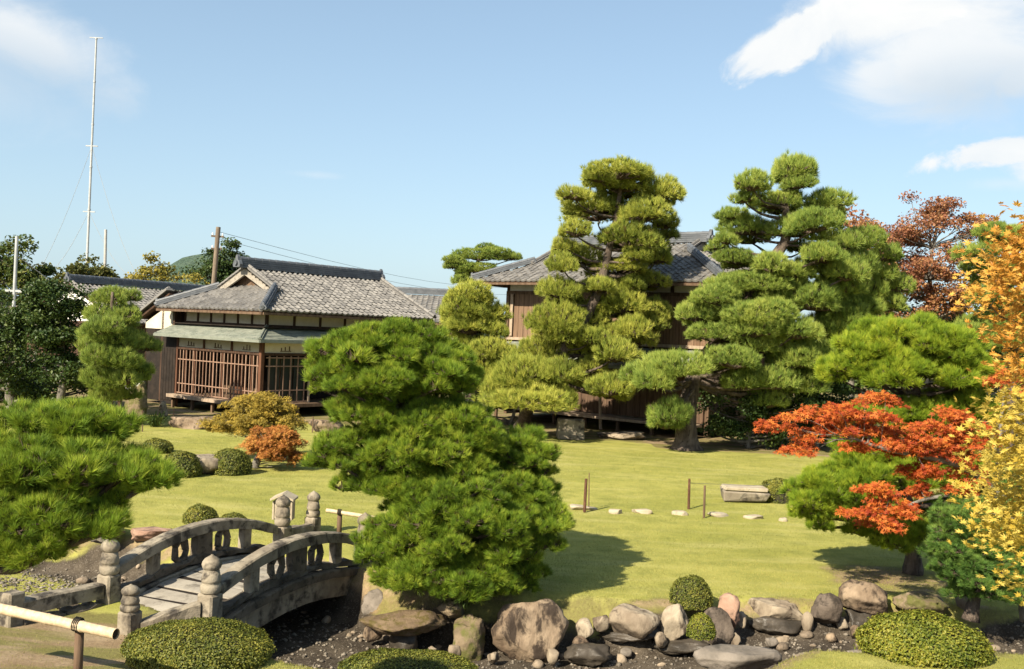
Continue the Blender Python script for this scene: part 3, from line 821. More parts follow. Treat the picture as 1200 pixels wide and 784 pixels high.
F = (np.arange(k)[:, None, None] * len(ICO) + IF[None]).reshape(-1, 3)
tag(put('loose_stones', np_mesh('loose_stones', V.reshape(-1, 3), F, np.repeat(RNG.random(k), len(ICO)), [MT['stones']], smooth=False)), 'small loose stones scattered along the edges of the stream bed', kind='stuff')

# ------------------------------------------------------------------ arched stone bridge
BN = Vector((-4.36, 12.72, 0)); BE = Vector((1.42, 3.15, 0)).normalized(); BR = Vector((BE.y, -BE.x, 0)); BL = 3.45
def B(s, t, z): return BN + BE * s + BR * t + Vector((0, 0, z))
def arc(s): q = 2 * s / BL - 1; return max(0.0, 1 - q * q)
bridge = thing('stone_bridge', B(BL / 2, 0, -.15), 'arched stone footbridge with curved rails and onion topped posts', 'bridge')
def zd(s): return -.12 + .20 * arc(s)
def sweep(fn, s0, s1, n, t0, t1, mb=None, jit=0.0, tint=.5):
    "solid between cross offsets t0..t1; fn(s) -> (bottom, top)"
    mb = mb or MB(); vs = []; F = []
    ch = min(.02, abs(t1 - t0) * .2)
    for i in range(n + 1):
        s = s0 + (s1 - s0) * i / n; b, tp = fn(s)
        j = lambda: random.uniform(-jit, jit)
        vs += [B(s, t0, b + j()), B(s, t1, b + j()), B(s, t1 + j(), tp - ch + j()), B(s, t1 - ch, tp + j()), B(s, t0 + ch, tp + j()), B(s, t0 + j(), tp - ch + j())]
    for i in range(n):
        for k in range(6): F.append((i * 6 + k, i * 6 + (k + 1) % 6, i * 6 + 6 + (k + 1) % 6, i * 6 + 6 + k))
    F.append((0, 1, 2, 3, 4, 5)); F.append(tuple(n * 6 + k for k in (5, 4, 3, 2, 1, 0)))
    return mb.add(vs, F, tint)
ns = 10
for i in range(-2, ns + 1):
    a = BL / ns * i + .017; b = BL / ns * (i + 1) - .017
    for (t0, t1) in ((-.72, .72),):
        j = random.uniform(-.012, .012)
        sweep(lambda s: (zd(s) - .15, zd(s) + j - (0.04 if s < 0 or s > BL else 0)), a, b, 2, t0, t1, jit=.004, tint=random.random()).build('deck_slab', MT['slab'], bridge)
sweep(lambda s: (zd(s) - .20, zd(s) - .012 - (.04 if s < 0 or s > BL else 0)), -.6, BL + .3, 16, -.70, .70).build('deck_bed', MT['shade_dirt'], bridge)
for sd in (-1, 1):
    t0, t1 = (.73, .97) if sd > 0 else (-.97, -.73)
    sweep(lambda s: (-.52 + .26 * arc(s), zd(s) + .03), -.02, BL + .02, 20, t0, t1, jit=.006).build('arch_beam', MT['granite'], bridge)
    # proud moulding along the top of the arch beam
    a0, a1 = (.91, 1.02) if sd > 0 else (-1.02, -.91)
    sweep(lambda s: (zd(s) - .06, zd(s) + .055), -.01, BL + .01, 20, a0, a1, jit=.008).build('arch_moulding', MT['granite_dark'], bridge)
    r0, r1 = (.76, .92) if sd > 0 else (-.92, -.76)
    sweep(lambda s: (zd(s) + .06, zd(s) + .15 + .02 * math.sin(s * 9)), .1, BL - .1, 18, r0, r1, jit=.02).build('kerb_stone', MT['granite_dark'], bridge)
    m0, m1 = (.745, .945) if sd > 0 else (-.945, -.745)
    for q in range(3):       # three rail stones with tight joints
        sa, sb = .06 + (BL - .12) * q / 3 + .003, .06 + (BL - .12) * (q + 1) / 3 - .003
        sweep(lambda s: (.225 + .32 * arc(s), .37 + .33 * arc(s)), sa, sb, 7, m0, m1, jit=.004, tint=random.random()).build('rail', MT['granite'], bridge)
    tm = .845 * sd
    for f, wdt in ((.22, .09), (.5, .17), (.78, .09)):
        s = BL * f; zb, zt = zd(s) + .10, .245 + .32 * arc(s)
        MB().bevbox(B(s, tm, (zb + zt) / 2), BE * wdt, BR * .065, (0, 0, (zt - zb) / 2), .015, jit=.006).build('baluster', MT['granite_dark'] if f == .5 else MT['granite'], bridge)
    # carved openwork stone beside the middle baluster
    for f in (.37, .63):
        s = BL * f; zb, zt = zd(s) + .10, .245 + .32 * arc(s)
        mbk = MB()
        for q in range(7):
            a = q / 7 * 6.28
            mbk.tube([B(s + .12 * math.cos(a), tm, (zb + zt) / 2 + .5 * (zt - zb) * math.sin(a) * .85), B(s + .12 * math.cos(a + .9), tm, (zb + zt) / 2 + .5 * (zt - zb) * math.sin(a + .9) * .85)], .05, 7, wob=.32)
        mbk.build('carved_stone', MT['granite_dark'], bridge)
for (s0, s1) in ((-.75, .05), (BL - .05, BL + .75)):
    mid = (s0 + s1) / 2
    MB().bevbox(B(mid, 0, -.62), BE * (s1 - s0) / 2, BR * .95, (0, 0, .36), .04, jit=.02).build('abutment', MT['granite_dark'], bridge)
POSTPROF = [(.150, 0), (.150, .46), (.135, .485), (.128, .49), (.140, .505), (.150, .55), (.143, .60), (.118, .625), (.132, .635), (.140, .67), (.128, .715), (.098, .845), (.075, .75), (.070, .775), (.098, .79), (.128, .825), (.140, .865), (.130, .905), (.098, .945), (.052, .972), (.026, .985), (.015, 1.0)]
def stone_post(pos, h, m='granite', k=1.0, parent=bridge, base_h=None):
    mb = MB(); mb.lathe(pos, [(r * k * .88, z * h) for r, z in POSTPROF[3:]], 16)
    w = .118 * k
    o = mb.build('post', MT[m], parent, smooth=True)
    sh = MB(); sh.bevbox(Vector(pos) + Vector((0, 0, .2 * h)), BE * w, BR * w, (0, 0, .285 * h), .025, jit=.006)
    q = sh.mesh('post_shaft', MT[m], ORIG[parent.name]); so2 = bpy.data.objects.new('post_shaft', q); COL.objects.link(so2); so2.parent = o
    return o
for (s, t) in ((-.02, -.845), (-.02, .845), (BL + .02, .845)):
    stone_post(B(s, t, -.16), .93)
stone_post(B(BL + .12, -.80, -.12), .98)
w1 = G(151, 745, -.15); stone_post(w1, .62, k=.9)
c2 = W(367, 600, 17.4); c2.z = -.12; stone_post(c2, .88, k=.95)
d2 = B(BL + .95, 1.0, -.12); stone_post(d2, .7, k=.9)
pl_ = G(12, 738, -.15)
def beam(p, q, z0, z1, w, m, name, jit=.012, zq=None):
    p = Vector(p); q = Vector(q); d = (q - p); d.z = 0; L = d.length; d.normalize(); r = Vector((d.y, -d.x, 0))
    zq = zq if zq is not None else (z0, z1)
    c = [(p, z0), (q, zq[0]), (p, z1), (q, zq[1])]
    vs = []
    nseg = 5
    for i in range(nseg + 1):
        t = i / nseg; pt = p.lerp(q, t); a = z0 + (zq[0] - z0) * t; b = z1 + (zq[1] - z1) * t
        j = lambda: random.uniform(-jit, jit)
        for (o, z) in ((-w, a), (w, a), (w, b - .02), (w - .02, b), (-w + .02, b), (-w, b - .02)):
            v = pt + r * (o + j()); v.z = z + j(); vs.append(v)
    F = []
    for i in range(nseg):
        for k in range(6): F.append((i * 6 + k, i * 6 + (k + 1) % 6, i * 6 + 6 + (k + 1) % 6, i * 6 + 6 + k))
    F += [(0, 1, 2, 3, 4, 5), tuple(nseg * 6 + k for k in (5, 4, 3, 2, 1, 0))]
    MB().add(vs, F).build(name, MT[m], bridge)
pa = B(-.02, -.845, 0); pb = B(-.02, .845, 0); pc = B(BL, -.845, 0); pd = B(BL, .845, 0)
def toward(p, q, d): v = Vector(q) - Vector(p); v.z = 0; return Vector(p) + v.normalized() * d
beam(toward(pb, w1, .13), toward(w1, pb, .12), -.25, .20, .09, 'granite', 'wing_rail', zq=(-.3, .02))
beam(toward(pa, pl_, .13), toward(pl_, pa, .1), .02, .20, .10, 'granite', 'wing_rail')
beam(toward(pa, pl_, .13).lerp(pl_, .02), pa.lerp(pl_, .48), -.45, -.04, .12, 'granite_dark', 'wing_stone', .03)
beam(pa.lerp(pl_, .5), toward(pl_, pa, .1), -.45, -.05, .12, 'granite_dark', 'wing_stone', .03)
beam(toward(pc, c2, .13), toward(c2, pc, .1), -.1, .28, .09, 'granite', 'wing_rail', zq=(-.1, .2))
beam(toward(pd, d2, .13), toward(d2, pd, .1), -.1, .28, .09, 'granite', 'wing_rail', zq=(-.1, .15))
MB().bevbox(pl_ + Vector((0, 0, .08)), BE * .11, BR * .11, (0, 0, .38), .02, jit=.01).build('end_pillar', MT['granite'], bridge)
# ------------------------------------------------------------------ buildings
HU = Vector((.63, .777, 0)).normalized(); HV = Vector((-HU.y, HU.x, 0)); ZZ = Vector((0, 0, 1))
HOUSE_O = W(308, 363, 36.8); HOUSE_O.z = 0
def frame(O):
    return lambda u, v, z: O + HU * u + HV * v + Vector((0, 0, z))
def in_poly(p, poly):
    c = False; n_ = len(poly)
    for i in range(n_):
        (x1, y1), (x2, y2) = poly[i], poly[(i + 1) % n_]
        if (y1 > p[1]) != (y2 > p[1]) and p[0] < (x2 - x1) * (p[1] - y1) / (y2 - y1) + x1: c = not c
    return c
def tiled_slope(root, O, ax, up, poly, tw=.275, tl=.26, m='tile', name='roof_tiles', amp=.045, cover=True):
    """pantiles laid over a sloping polygon: O origin on the eave, ax unit vector along the eave, up unit vector up the slope,
    poly in (along, up) metres. Each tile is its own curved patch with a lifted lower lip."""
    nrm = ax.cross(up).normalized()
    if nrm.z < 0: nrm = -nrm
    xs = [p[0] for p in poly]; ys = [p[1] for p in poly]
    mb = MB(); prof = [(-.5, .25), (-.32, -.35), (-.05, -.6), (.2, -.1), (.36, .85), (.5, .45)]
    j = 0; y = min(ys)
    while y < max(ys):
        x = min(xs) + tw * .5
        while x < max(xs):
            if in_poly((x, y + tl * .5), poly):
                tt = random.random(); dz = random.uniform(-.012, .012); x0_ = x; x += random.uniform(-.012, .012)
                vs = []
                for (yy, lift) in ((y - .02, .045), (y + tl * 1.02, .012)):
                    for (q, h) in prof:
                        vs.append(O + ax * (x + q * tw) + up * yy + nrm * (lift + h * amp + dz + .03))
                for (q, h) in prof:
                    vs.append(O + ax * (x + q * tw) + up * (y - .018) + nrm * (.0 + dz + h * amp * .6))
                F = [(i, i + 1, 7 + i, 6 + i) for i in range(5)] + [(12 + i, 13 + i, i + 1, i) for i in range(5)]
                mb.add(vs, F, tt); x = x0_
            x += tw
        y += tl; j += 1
    o = mb.build(name, MT[m], root); o['kind'] = 'stuff'
    pts = [O + ax * a + up * b for a, b in poly]
    MB().prism([p - nrm * .01 for p in pts], -nrm * .10).build('roof_deck', MT['wood_dark'], root)
    return nrm
def ridge(root, pts, w=.16, h=.30, name='ridge', m='ridge', caps=True):
    "stacked ridge tiles with a round cap row: courses, then separate cap tiles"
    pts = [Vector(p) for p in pts]; L = (pts[-1] - pts[0]).length; d = (pts[-1] - pts[0]).normalized()
    sd = d.cross(ZZ).normalized(); up = sd.cross(d).normalized()
    if up.z < 0: up = -up
    mb = MB(); c = (pts[0] + pts[-1]) / 2
    nl = max(1, int(h / .07))
    for i in range(nl):
        ww = w * (1 - .10 * i) + (.02 if i == 0 else 0)
        mb.box(c + up * (h * (i + .5) / nl), d * (L / 2 - .012 * (i % 2)), sd * ww, up * (h / nl / 2 * .86), random.random())
    o = mb.build(name, MT[m], root)
    k = max(2, int(L / .34)); cap = MB()
    for i in range(k):
        a = pts[0] + d * (L * (i + .02) / k) + up * (h + .02); b = pts[0] + d * (L * (i + 1.0) / k) + up * (h + .02)
        cap.tube([a, b], [w * .62, w * .54], 8, random.random())
    me = cap.mesh('cap_tiles', MT[m], ORIG[root.name]); q = bpy.data.objects.new('cap_tiles', me); COL.objects.link(q); q.parent = o; q['kind'] = 'stuff'
    return o
def ornament(root, p, d, s=.32, m='ridge'):
    "ridge-end ornament tile: shield with shoulders and a round finial"
    d = Vector(d).normalized(); sd = d.cross(ZZ).normalized(); p = Vector(p)
    pr = [(-1, 0), (-1.15, .35), (-.8, .75), (-.45, .8), (-.3, 1.25), (0, 1.5), (.3, 1.25), (.45, .8), (.8, .75), (1.15, .35), (1, 0)]
    mb = MB(); mb.prism([p + sd * x * s * .62 + ZZ * y * s for x, y in pr], d * s * .4)
    mb.tube([p + ZZ * s * .5 + d * s * .42, p + ZZ * s * .5 + d * s * .62], s * .3, 10)
    return mb.build('ridge_ornament', MT[m], root)
def irimoya(root, fr, L, Wd, ze, zr, g0, g1, hip0=True, hip1=True, tl=.26, tw=.275, ridge_h=.34, gmat='wood'):
    """hip-and-gable roof on the rectangle 0..L (ridge direction a) by 0..Wd (b); fr(a, b, z) gives world points.
    g0/g1: where the gable planes stand in from each end; an end without hip is a plain gable."""
    half = Wd / 2; rise = zr - ze; sl = math.hypot(half, rise)
    A = (fr(1, 0, 0) - fr(0, 0, 0)).normalized(); Bv = (fr(0, 1, 0) - fr(0, 0, 0)).normalized()
    for side in (0, 1):
        O = fr(0, 0, ze) if side == 0 else fr(0, Wd, ze)
        b = Bv if side == 0 else -Bv
        up = (b * half + ZZ * rise).normalized()
        poly = [(0, 0), (L, 0)]
        if hip1: poly += [(L - g1, sl * g1 / half), (L - g1, sl)]
        else: poly += [(L, sl)]
        if hip0: poly += [(g0, sl), (g0, sl * g0 / half)]
        else: poly += [(0, sl)]
        tiled_slope(root, O, A, up, poly, tw, tl)
    ov = .32
    r0 = fr(g0 - ov if hip0 else 0, half, zr + .03); r1 = fr(L - g1 + ov if hip1 else L, half, zr + .03)
    ridge(root, [r0, r1], .17, ridge_h)
    ornament(root, r0 + ZZ * .02, -A, .34); ornament(root, r1 + ZZ * .02, A, .34)
    for (on, g, sgn, E) in ((hip0, g0, 1, 0), (hip1, g1, -1, L)):
        a_in = E + sgn * g
        if on:
            up = (A * sgn * g + ZZ * rise * g / half).normalized(); slh = math.hypot(g, rise * g / half)
            # the hip face runs under the gable, up to the gable wall
            gg = g + .35; slg = slh * gg / g
            poly = [(0, 0), (Wd, 0), (Wd - gg, slg), (gg, slg)]
            tiled_slope(root, fr(E, 0, ze), Bv, up, poly, tw, tl)
            zg = ze + rise * g / half
            tri = [fr(a_in + sgn * .30, g + .1, zg), fr(a_in + sgn * .30, Wd - g - .1, zg), fr(a_in + sgn * .30, half, zr - .05)]
            MB().prism(tri, A * sgn * .08).build('gable_wall', MT[gmat], root)
            for s2 in (0, 1):
                p0 = fr(a_in - sgn * .05, (g - .25) if s2 == 0 else Wd - g + .25, zg - .25 * rise / half + .02); p1 = fr(a_in - sgn * .05, half, zr + .02)
                MB().prism([p0, p1, p1 - ZZ * .26, p0 - ZZ * .22], A * sgn * .09).build('barge_board', MT['barge'], root)
                e0 = p0 + ZZ * .07 + A * sgn * .12; e1 = p1 + ZZ * .07 + A * sgn * .12
                ridge(root, [e0, e1], .12, .07, 'verge_tiles', 'tile')
            for s2 in (0, 1):
                p0 = fr(E + sgn * .02, .02 if s2 == 0 else Wd - .02, ze + .06); p1 = fr(a_in + sgn * .1, g if s2 == 0 else Wd - g, zg + .10)
                ridge(root, [p0, p1], .13, .16, 'hip_ridge')
                ornament(root, p0 + ZZ * .02, p0 - p1, .2)
        else:
            for s2 in (0, 1):
                p0 = fr(E, 0 if s2 == 0 else Wd, ze + .06); p1 = fr(E, half, zr + .06)
                ridge(root, [p0, p1], .13, .08, 'verge_tiles', 'tile')
            tri = [fr(E + sgn * .6, .5, ze), fr(E + sgn * .6, Wd - .5, ze), fr(E + sgn * .6, half, zr - .35)]
            MB().prism(tri, A * sgn * .08).build('gable_wall', MT['white'], root)
    # eave boards and rafters' ends
    for (p, q) in ((fr(0, 0, ze), fr(L, 0, ze)), (fr(0, Wd, ze), fr(L, Wd, ze)), (fr(0, 0, ze), fr(0, Wd, ze)), (fr(L, 0, ze), fr(L, Wd, ze))):
        d = (q - p).normalized(); c = (p + q) / 2
        MB().box(c - ZZ * .10, d * ((q - p).length / 2 - .03), d.cross(ZZ) * .03, ZZ * .045).build('eave_board', MT['wood'], root)
def wall_panels(root, f, u0, u1, z0, z1, n, name, m, post_m, pw=.055, th=.05, posts=True, out=.03, tints=False):
    "f(u, d, z): u along the wall, d outward. n panels between posts, with a sill and a head beam"
    for i in range(n):
        a = u0 + (u1 - u0) * i / n + pw; b = u0 + (u1 - u0) * (i + 1) / n - pw
        MB().box8([f(a, -th, z0), f(b, -th, z0), f(b, 0, z0), f(a, 0, z0), f(a, -th, z1), f(b, -th, z1), f(b, 0, z1), f(a, 0, z1)]).build(name, MT[m], root)
    if posts:
        for i in range(n + 1):
            a = u0 + (u1 - u0) * i / n
            MB().box8([f(a - pw, -th, z0), f(a + pw, -th, z0), f(a + pw, out, z0), f(a - pw, out, z0), f(a - pw, -th, z1), f(a + pw, -th, z1), f(a + pw, out, z1), f(a - pw, out, z1)]).build('post', MT[post_m], root)
def rail_bar(root, f, u0, u1, z0, z1, d0, d1, name, m, parent=None):
    mb = MB().box8([f(u0, d0, z0), f(u1, d0, z0), f(u1, d1, z0), f(u0, d1, z0), f(u0, d0, z1), f(u1, d0, z1), f(u1, d1, z1), f(u0, d1, z1)])
    if parent is None: return mb.build(name, MT[m], root)
    me = mb.mesh(name, MT[m], ORIG[root.name]); o = bpy.data.objects.new(name, me); COL.objects.link(o); o.parent = parent; return o
def pent(root, p0, p1, out_v, run, z_in, z_out, m='copper', name='pent_roof_sheets', ext0=0.0, ext1=0.0):
    "lean-to roof of small overlapping sheets: inner line p0-p1, widened at its mitred ends by ext0/ext1"
    d = (p1 - p0).normalized(); L = (p1 - p0).length; rows = 9; mb = MB()
    for r in range(rows):
        t0, t1 = r / rows, (r + 1) / rows
        za, zb = z_in + (z_out - z_in) * t0, z_in + (z_out - z_in) * t1
        oa, ob = out_v * run * (t0 - .01), out_v * run * t1
        s0 = -ext0 * t1; s1 = L + ext1 * t1; k = int((s1 - s0) / .42); off = (r % 2) * .5
        for i in range(-1, k + 1):
            a = max(s0, s0 + (i + off) * (s1 - s0) / k) + .006; b = min(s1, s0 + (i + 1 + off) * (s1 - s0) / k) - .006
            if b - a < .03: continue
            a2 = max(a, -ext0 * t0); b2 = min(b, L + ext1 * t0)
            if b2 - a2 < .02: b2 = a2 + .02
            h = .012 + random.uniform(0, .006)
            mb.box8([p0 + d * a + ob + ZZ * (zb - .03), p0 + d * b + ob + ZZ * (zb - .03), p0 + d * b2 + oa + ZZ * (za - .03), p0 + d * a2 + oa + ZZ * (za - .03),
                     p0 + d * a + ob + ZZ * (zb + h + .012), p0 + d * b + ob + ZZ * (zb + h + .012), p0 + d * b2 + oa + ZZ * (za + h), p0 + d * a2 + oa + ZZ * (za + h)], random.random())
    o = mb.build(name, MT[m], root); o['kind'] = 'stuff'
    e0 = p0 + out_v * run - d * ext0; e1 = p1 + out_v * run + d * ext1
    MB().prism([p0 + ZZ * (z_in - .05), p1 + ZZ * (z_in - .05), e1 + ZZ * (z_out - .05), e0 + ZZ * (z_out - .05)], -ZZ * .05).build('pent_roof_deck', MT['wood_pale'], root)
    c = (e0 + e1) / 2
    MB().box(c + ZZ * (z_out - .055), d * (L + ext0 + ext1) / 2, out_v * .035, ZZ * .05).build('pent_roof_edge', MT['copper'], root)

# --- garden house on the left
H = frame(HOUSE_O)
house = thing('garden_house', H(4.5, 3.6, 0), 'single storey wooden house with grey tiled roof, green pent roof and lattice veranda', 'house')
HL, HW, ZE, ZR = 9.16, 7.13, 4.05, 5.75
irimoya(house, lambda a, b, z: H(a, b, z), HL, HW, ZE, ZR, 1.75, .6, True, False)
INS = .85
# upper wall: plaster band under the eaves
fl = lambda a, d, z: H(INS - d, INS + a, z)           # left face (normal -u), a runs to the back
fr_ = lambda a, d, z: H(INS + a, INS - d, z)          # right face (normal -v), a runs along the house
LA, LB = HW - 2 * INS, HL - INS - .5
wall_panels(house, fl, 0, LA, 3.52, 4.06, 6, 'plaster_panel', 'plaster', 'wood_dark')
wall_panels(house, fr_, 0, LB, 3.52, 4.06, 6, 'plaster_panel', 'plaster', 'wood_dark')
for f, L_ in ((fl, LA), (fr_, LB)):
    rail_bar(house, f, -.06, L_, 3.44, 3.54, -.05, .045, 'beam', 'wood_dark')
# pent roof round the two garden faces
pent(house, H(INS, INS, 0), H(INS, HW - .4, 0), -HU, 1.15, 3.46, 2.98, ext0=1.15)
pent(house, H(INS, INS, 0), H(HL - .3, INS, 0), -HV, 1.15, 3.46, 2.98, ext0=1.15)
ridge(house, [H(INS - 1.15, INS - 1.15, 3.0), H(INS, INS, 3.48)], .06, .04, 'pent_hip', 'copper')
# veranda wall line
VI = .28
gl = lambda a, d, z: H(VI - d, VI + a, z)
gr = lambda a, d, z: H(VI + a, VI - d, z)
FZ = .56
LV = 5.6
for f, L_, n_ in ((gl, LV, 3), (gr, 8.2, 4)):
    rail_bar(house, f, .07, L_, 2.38, 2.48, -.06, .05, 'head_beam', 'wood_dark')
    rail_bar(house, f, .07, L_, 2.86, 2.96, -.06, .05, 'wall_plate', 'wood_dark')
    for i in range(n_):
        w_ = (L_ - .07) / n_
        a = .10 + i * w_; b = a + w_ - .10
        pn = MB().box8([f(a, -.04, 2.485), f(b, -.04, 2.485), f(b, .0, 2.485), f(a, .0, 2.485), f(a, -.04, 2.855), f(b, -.04, 2.855), f(b, .0, 2.855), f(a, .0, 2.855)]).build('transom_panel', MT['plaster'], house)
        # carved openwork slots in the transom
        mc = (a + b) / 2
        rail_bar(house, f, mc - .26, mc + .26, 2.535, 2.565, .002, .02, 'transom_carving', 'wood', pn)
        for q in (-.2, -.02, .18):
            rail_bar(house, f, mc + q - .025, mc + q + .02, 2.57, 2.57 + random.uniform(.1, .18), .003, .018, 'transom_carving', 'wood', pn)
    for i in range(n_ + 1):
        a = .04 + i * (L_ - .07) / n_
        hgt = .075 if i == 0 else .05
        if i == 0 and f is gr: continue
        MB().box8([f(a - hgt, -hgt, .06 if i in (0, n_) else 2.48), f(a + hgt, -hgt, .06 if i in (0, n_) else 2.48), f(a + hgt, hgt, .06 if i in (0, n_) else 2.48), f(a - hgt, hgt, .06 if i in (0, n_) else 2.48), f(a - hgt, -hgt, 2.97), f(a + hgt, -hgt, 2.97), f(a + hgt, hgt, 2.97), f(a - hgt, hgt, 2.97)]).build('post', MT['wood_red'], house)
# floor of the veranda, edge beam, short posts
MB().box8([H(.1, .1, FZ - .12), H(8.6, .1, FZ - .12), H(8.6, 6.0, FZ - .12), H(.1, 6.0, FZ - .12), H(.1, .1, FZ - .02), H(8.6, .1, FZ - .02), H(8.6, 6.0, FZ - .02), H(.1, 6.0, FZ - .02)]).build('floor', MT['tatami'], house)
rail_bar(house, gl, -.25, LV + .1, FZ - .13, FZ, .05, .38, 'veranda_step', 'wood_pale')
rail_bar(house, gr, -.1, 8.2, FZ - .13, FZ, .05, .38, 'veranda_step', 'wood')
for f, L_ in ((gl, LV), (gr, 8.0)):
    k = int(L_ / 1.4)
    for i in range(k + 1):
        a = .05 + (L_ - .1) * i / k
        MB().box8([f(a - .05, .1, 0), f(a + .05, .1, 0), f(a + .05, .2, 0), f(a - .05, .2, 0), f(a - .05, .1, FZ - .13), f(a + .05, .1, FZ - .13), f(a + .05, .2, FZ - .13), f(a - .05, .2, FZ - .13)]).build('floor_post', MT['wood'], house)
# lattice screens: vertical slats between cross rails, some doubled where sliding doors overlap
def lattice(f, u0, u1, n_, rails, m, top=2.37):
    for i in range(n_):
        a = u0 + (u1 - u0) * (i + .5) / n_ + random.uniform(-.01, .01); wd = .018 if i % 3 else .026
        rail_bar(house, f, a - wd, a + wd, FZ + .02, top, -.02, .015, 'lattice_slat', m)
    for z in rails:
        rail_bar(house, f, u0, u1, z - .02, z + .02, .016, .032, 'lattice_rail', m)
lattice(gl, .16, LV - .1, 23, (FZ + .06, FZ + .44, 1.98), 'wood_slat')
lattice(gl, .30, LV - .3, 8, (), 'wood_red')
lattice(gr, .16, 2.2, 6, (FZ + .06, FZ + .5, 1.98, 2.3), 'wood_slat')
for a in (2.26,): rail_bar(house, gr, a - .04, a + .04, FZ, 2.38, -.03, .03, 'door_frame', 'wood_pale')
# paper-and-glass room screens inside, before walls coloured near black in place of shade
for i in range(5):
    a = 1.4 + i * .0
rail_bar(house, lambda a, d, z: H(2.3 - d, .3 + a, z), .5, 5.9, FZ, 2.9, -.05, 0, 'inner_wall', 'shade_dirt')
rail_bar(house, lambda a, d, z: H(.3 + a, 1.9 - d, z), 1.2, 8.2, FZ, 2.9, -.05, 0, 'inner_wall', 'shade_dirt')
for q in range(5):
    rail_bar(house, lambda a, d, z: H(2.3 - d, .3 + a, z), .75 + q * .95, 1.55 + q * .95, FZ + .05, 2.3, .003, .03, 'inner_screen', 'wood_red' if q % 2 else 'wood')
for q in range(3):
    rail_bar(house, gr, .35 + q * .62, .9 + q * .62, FZ + .05, 2.28, -.12, -.10, 'glass_door', 'glass')
# side walls
rail_bar(house, gl, LV, 6.75, .1, 2.96, -.06, 0, 'board_wall', 'shade_dirt')  # near-black colour paints in the darkness of an open bay
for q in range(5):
    rail_bar(house, gl, LV + .1 + q * .21, LV + .29 + q * .21, .25, 2.38, .001, .025, 'wall_board', 'shade_dirt')
rail_bar(house, lambda a, d, z: H(HL - .7 - d, .4 + a, z), .2, 6.2, .1, 4.0, -.1, 0, 'end_wall', 'wood_dark')
rail_bar(house, lambda a, d, z: H(a, HW - .6 - d, z), .5, HL - .7, .1, 4.0, -.1, 0, 'rear_wall', 'wood_dark')
rail_bar(house, gr, 8.2, 8.5, .1, 2.96, -.06, 0, 'board_wall', 'wood')
# ceiling under the roof keeps the rooms dark
MB().prism([H(.4, .4, 3.42), H(HL - .7, .4, 3.42), H(HL - .7, HW - .6, 3.42), H(.4, HW - .6, 3.42)], ZZ * .04).build('ceiling', MT['shade_dirt'], house)

# --- entrance wing behind the house's left corner: low white walled annex
AW = W(166, 374, 43.2); AW.z = 0
annex = thing('house_annex', AW, 'low annex with white plaster wall and sloping verge behind the left end of the house', 'building')
fa = frame(AW)
tiled_slope(annex, fa(-.2, -.1, 3.62), HU, (-HV * 2.6 + ZZ * 1.25).normalized() if False else (HV * -2.4 + ZZ * 1.15).normalized(), [(0, 0), (4.2, 0), (4.2, 2.5), (0, 2.5)])
ridge(annex, [fa(-.2, -.1, 3.68), fa(-.2, -2.4, 4.78)], .13, .1, 'verge_tiles', 'tile')
MB().prism([fa(.1, -.2, .1), fa(.1, -2.4, .1), fa(.1, -2.4, 4.4), fa(.1, -.2, 3.45)], HU * .1).build('wall', MT['shade_dirt'], annex)  # near-black colour continues the painted dark beside the house
MB().prism([fa(.09, -.25, 3.15), fa(.09, -2.3, 3.15), fa(.09, -2.3, 4.3), fa(.09, -.25, 3.4)], -HU * .03).build('plaster_panel', MT['plaster'], annex)
MB().prism([fa(.05, -1.5, .1), fa(.06, -1.65, .1), fa(.06, -1.65, 4.1), fa(.06, -1.5, 4.05)], HU * .03).build('post', MT['wood_dark'], annex)
MB().prism([fa(.1, -.2, .1), fa(4.0, -.2, .1), fa(4.0, -.2, 3.5), fa(.1, -.2, 3.5)], -HV * .1).build('wall', MT['wood_dark'], annex)

# --- long tiled building behind, far left
b0 = W(86, 333, 58); b1 = W(238, 341, 58 + 9)
bo = b0.copy(); bo.z = 0
back = thing('storehouse', bo, 'long grey tiled outbuilding with white gable end seen behind the garden house', 'building')
d = (b1 - b0); d.z = 0; Lb = d.length; d.normalize(); sdv = Vector((d.y, -d.x, 0)); zr_ = (b0.z + b1.z) / 2
if sdv.y > 0: sdv = -sdv
fb = lambda a, b, z: bo + d * a + sdv * b + ZZ * z
hb, rb = 4.4, 2.2
for sg in (1, -1):
    tiled_slope(back, fb(-.3, sg * hb, zr_ - rb), d, (-sdv * sg * hb + ZZ * rb).normalized(), [(0, 0), (Lb + 4, 0), (Lb + 4, math.hypot(hb, rb)), (0, math.hypot(hb, rb))], tw=.32, tl=.32)
ridge(back, [fb(-.35, 0, zr_ + .02), fb(Lb + 4, 0, zr_ + .02)], .2, .34)
ornament(back, fb(-.35, 0, zr_ + .05), -d, .36)
for sg in (1, -1):
    ridge(back, [fb(-.25, sg * hb, zr_ - rb + .05), fb(-.25, 0, zr_ + .05)], .14, .09, 'verge_tiles', 'tile')
MB().prism([fb(0, hb - .5, zr_ - rb), fb(0, -hb + .5, zr_ - rb), fb(0, 0, zr_ - .25)], d * .2).build('gable_wall', MT['white'], back)
MB().prism([fb(.02, hb - .5, 0), fb(.02, -hb + .5, 0), fb(.02, -hb + .5, zr_ - rb), fb(.02, hb - .5, zr_ - rb)], d * .2).build('end_wall', MT['wood_dark'], back)
MB().prism([fb(.2, hb - .5, 0), fb(Lb + 3.7, hb - .5, 0), fb(Lb + 3.7, hb - .5, zr_ - rb + .15), fb(.2, hb - .5, zr_ - rb + .15)], -sdv * .2).build('wall', MT['wood_dark'], back)

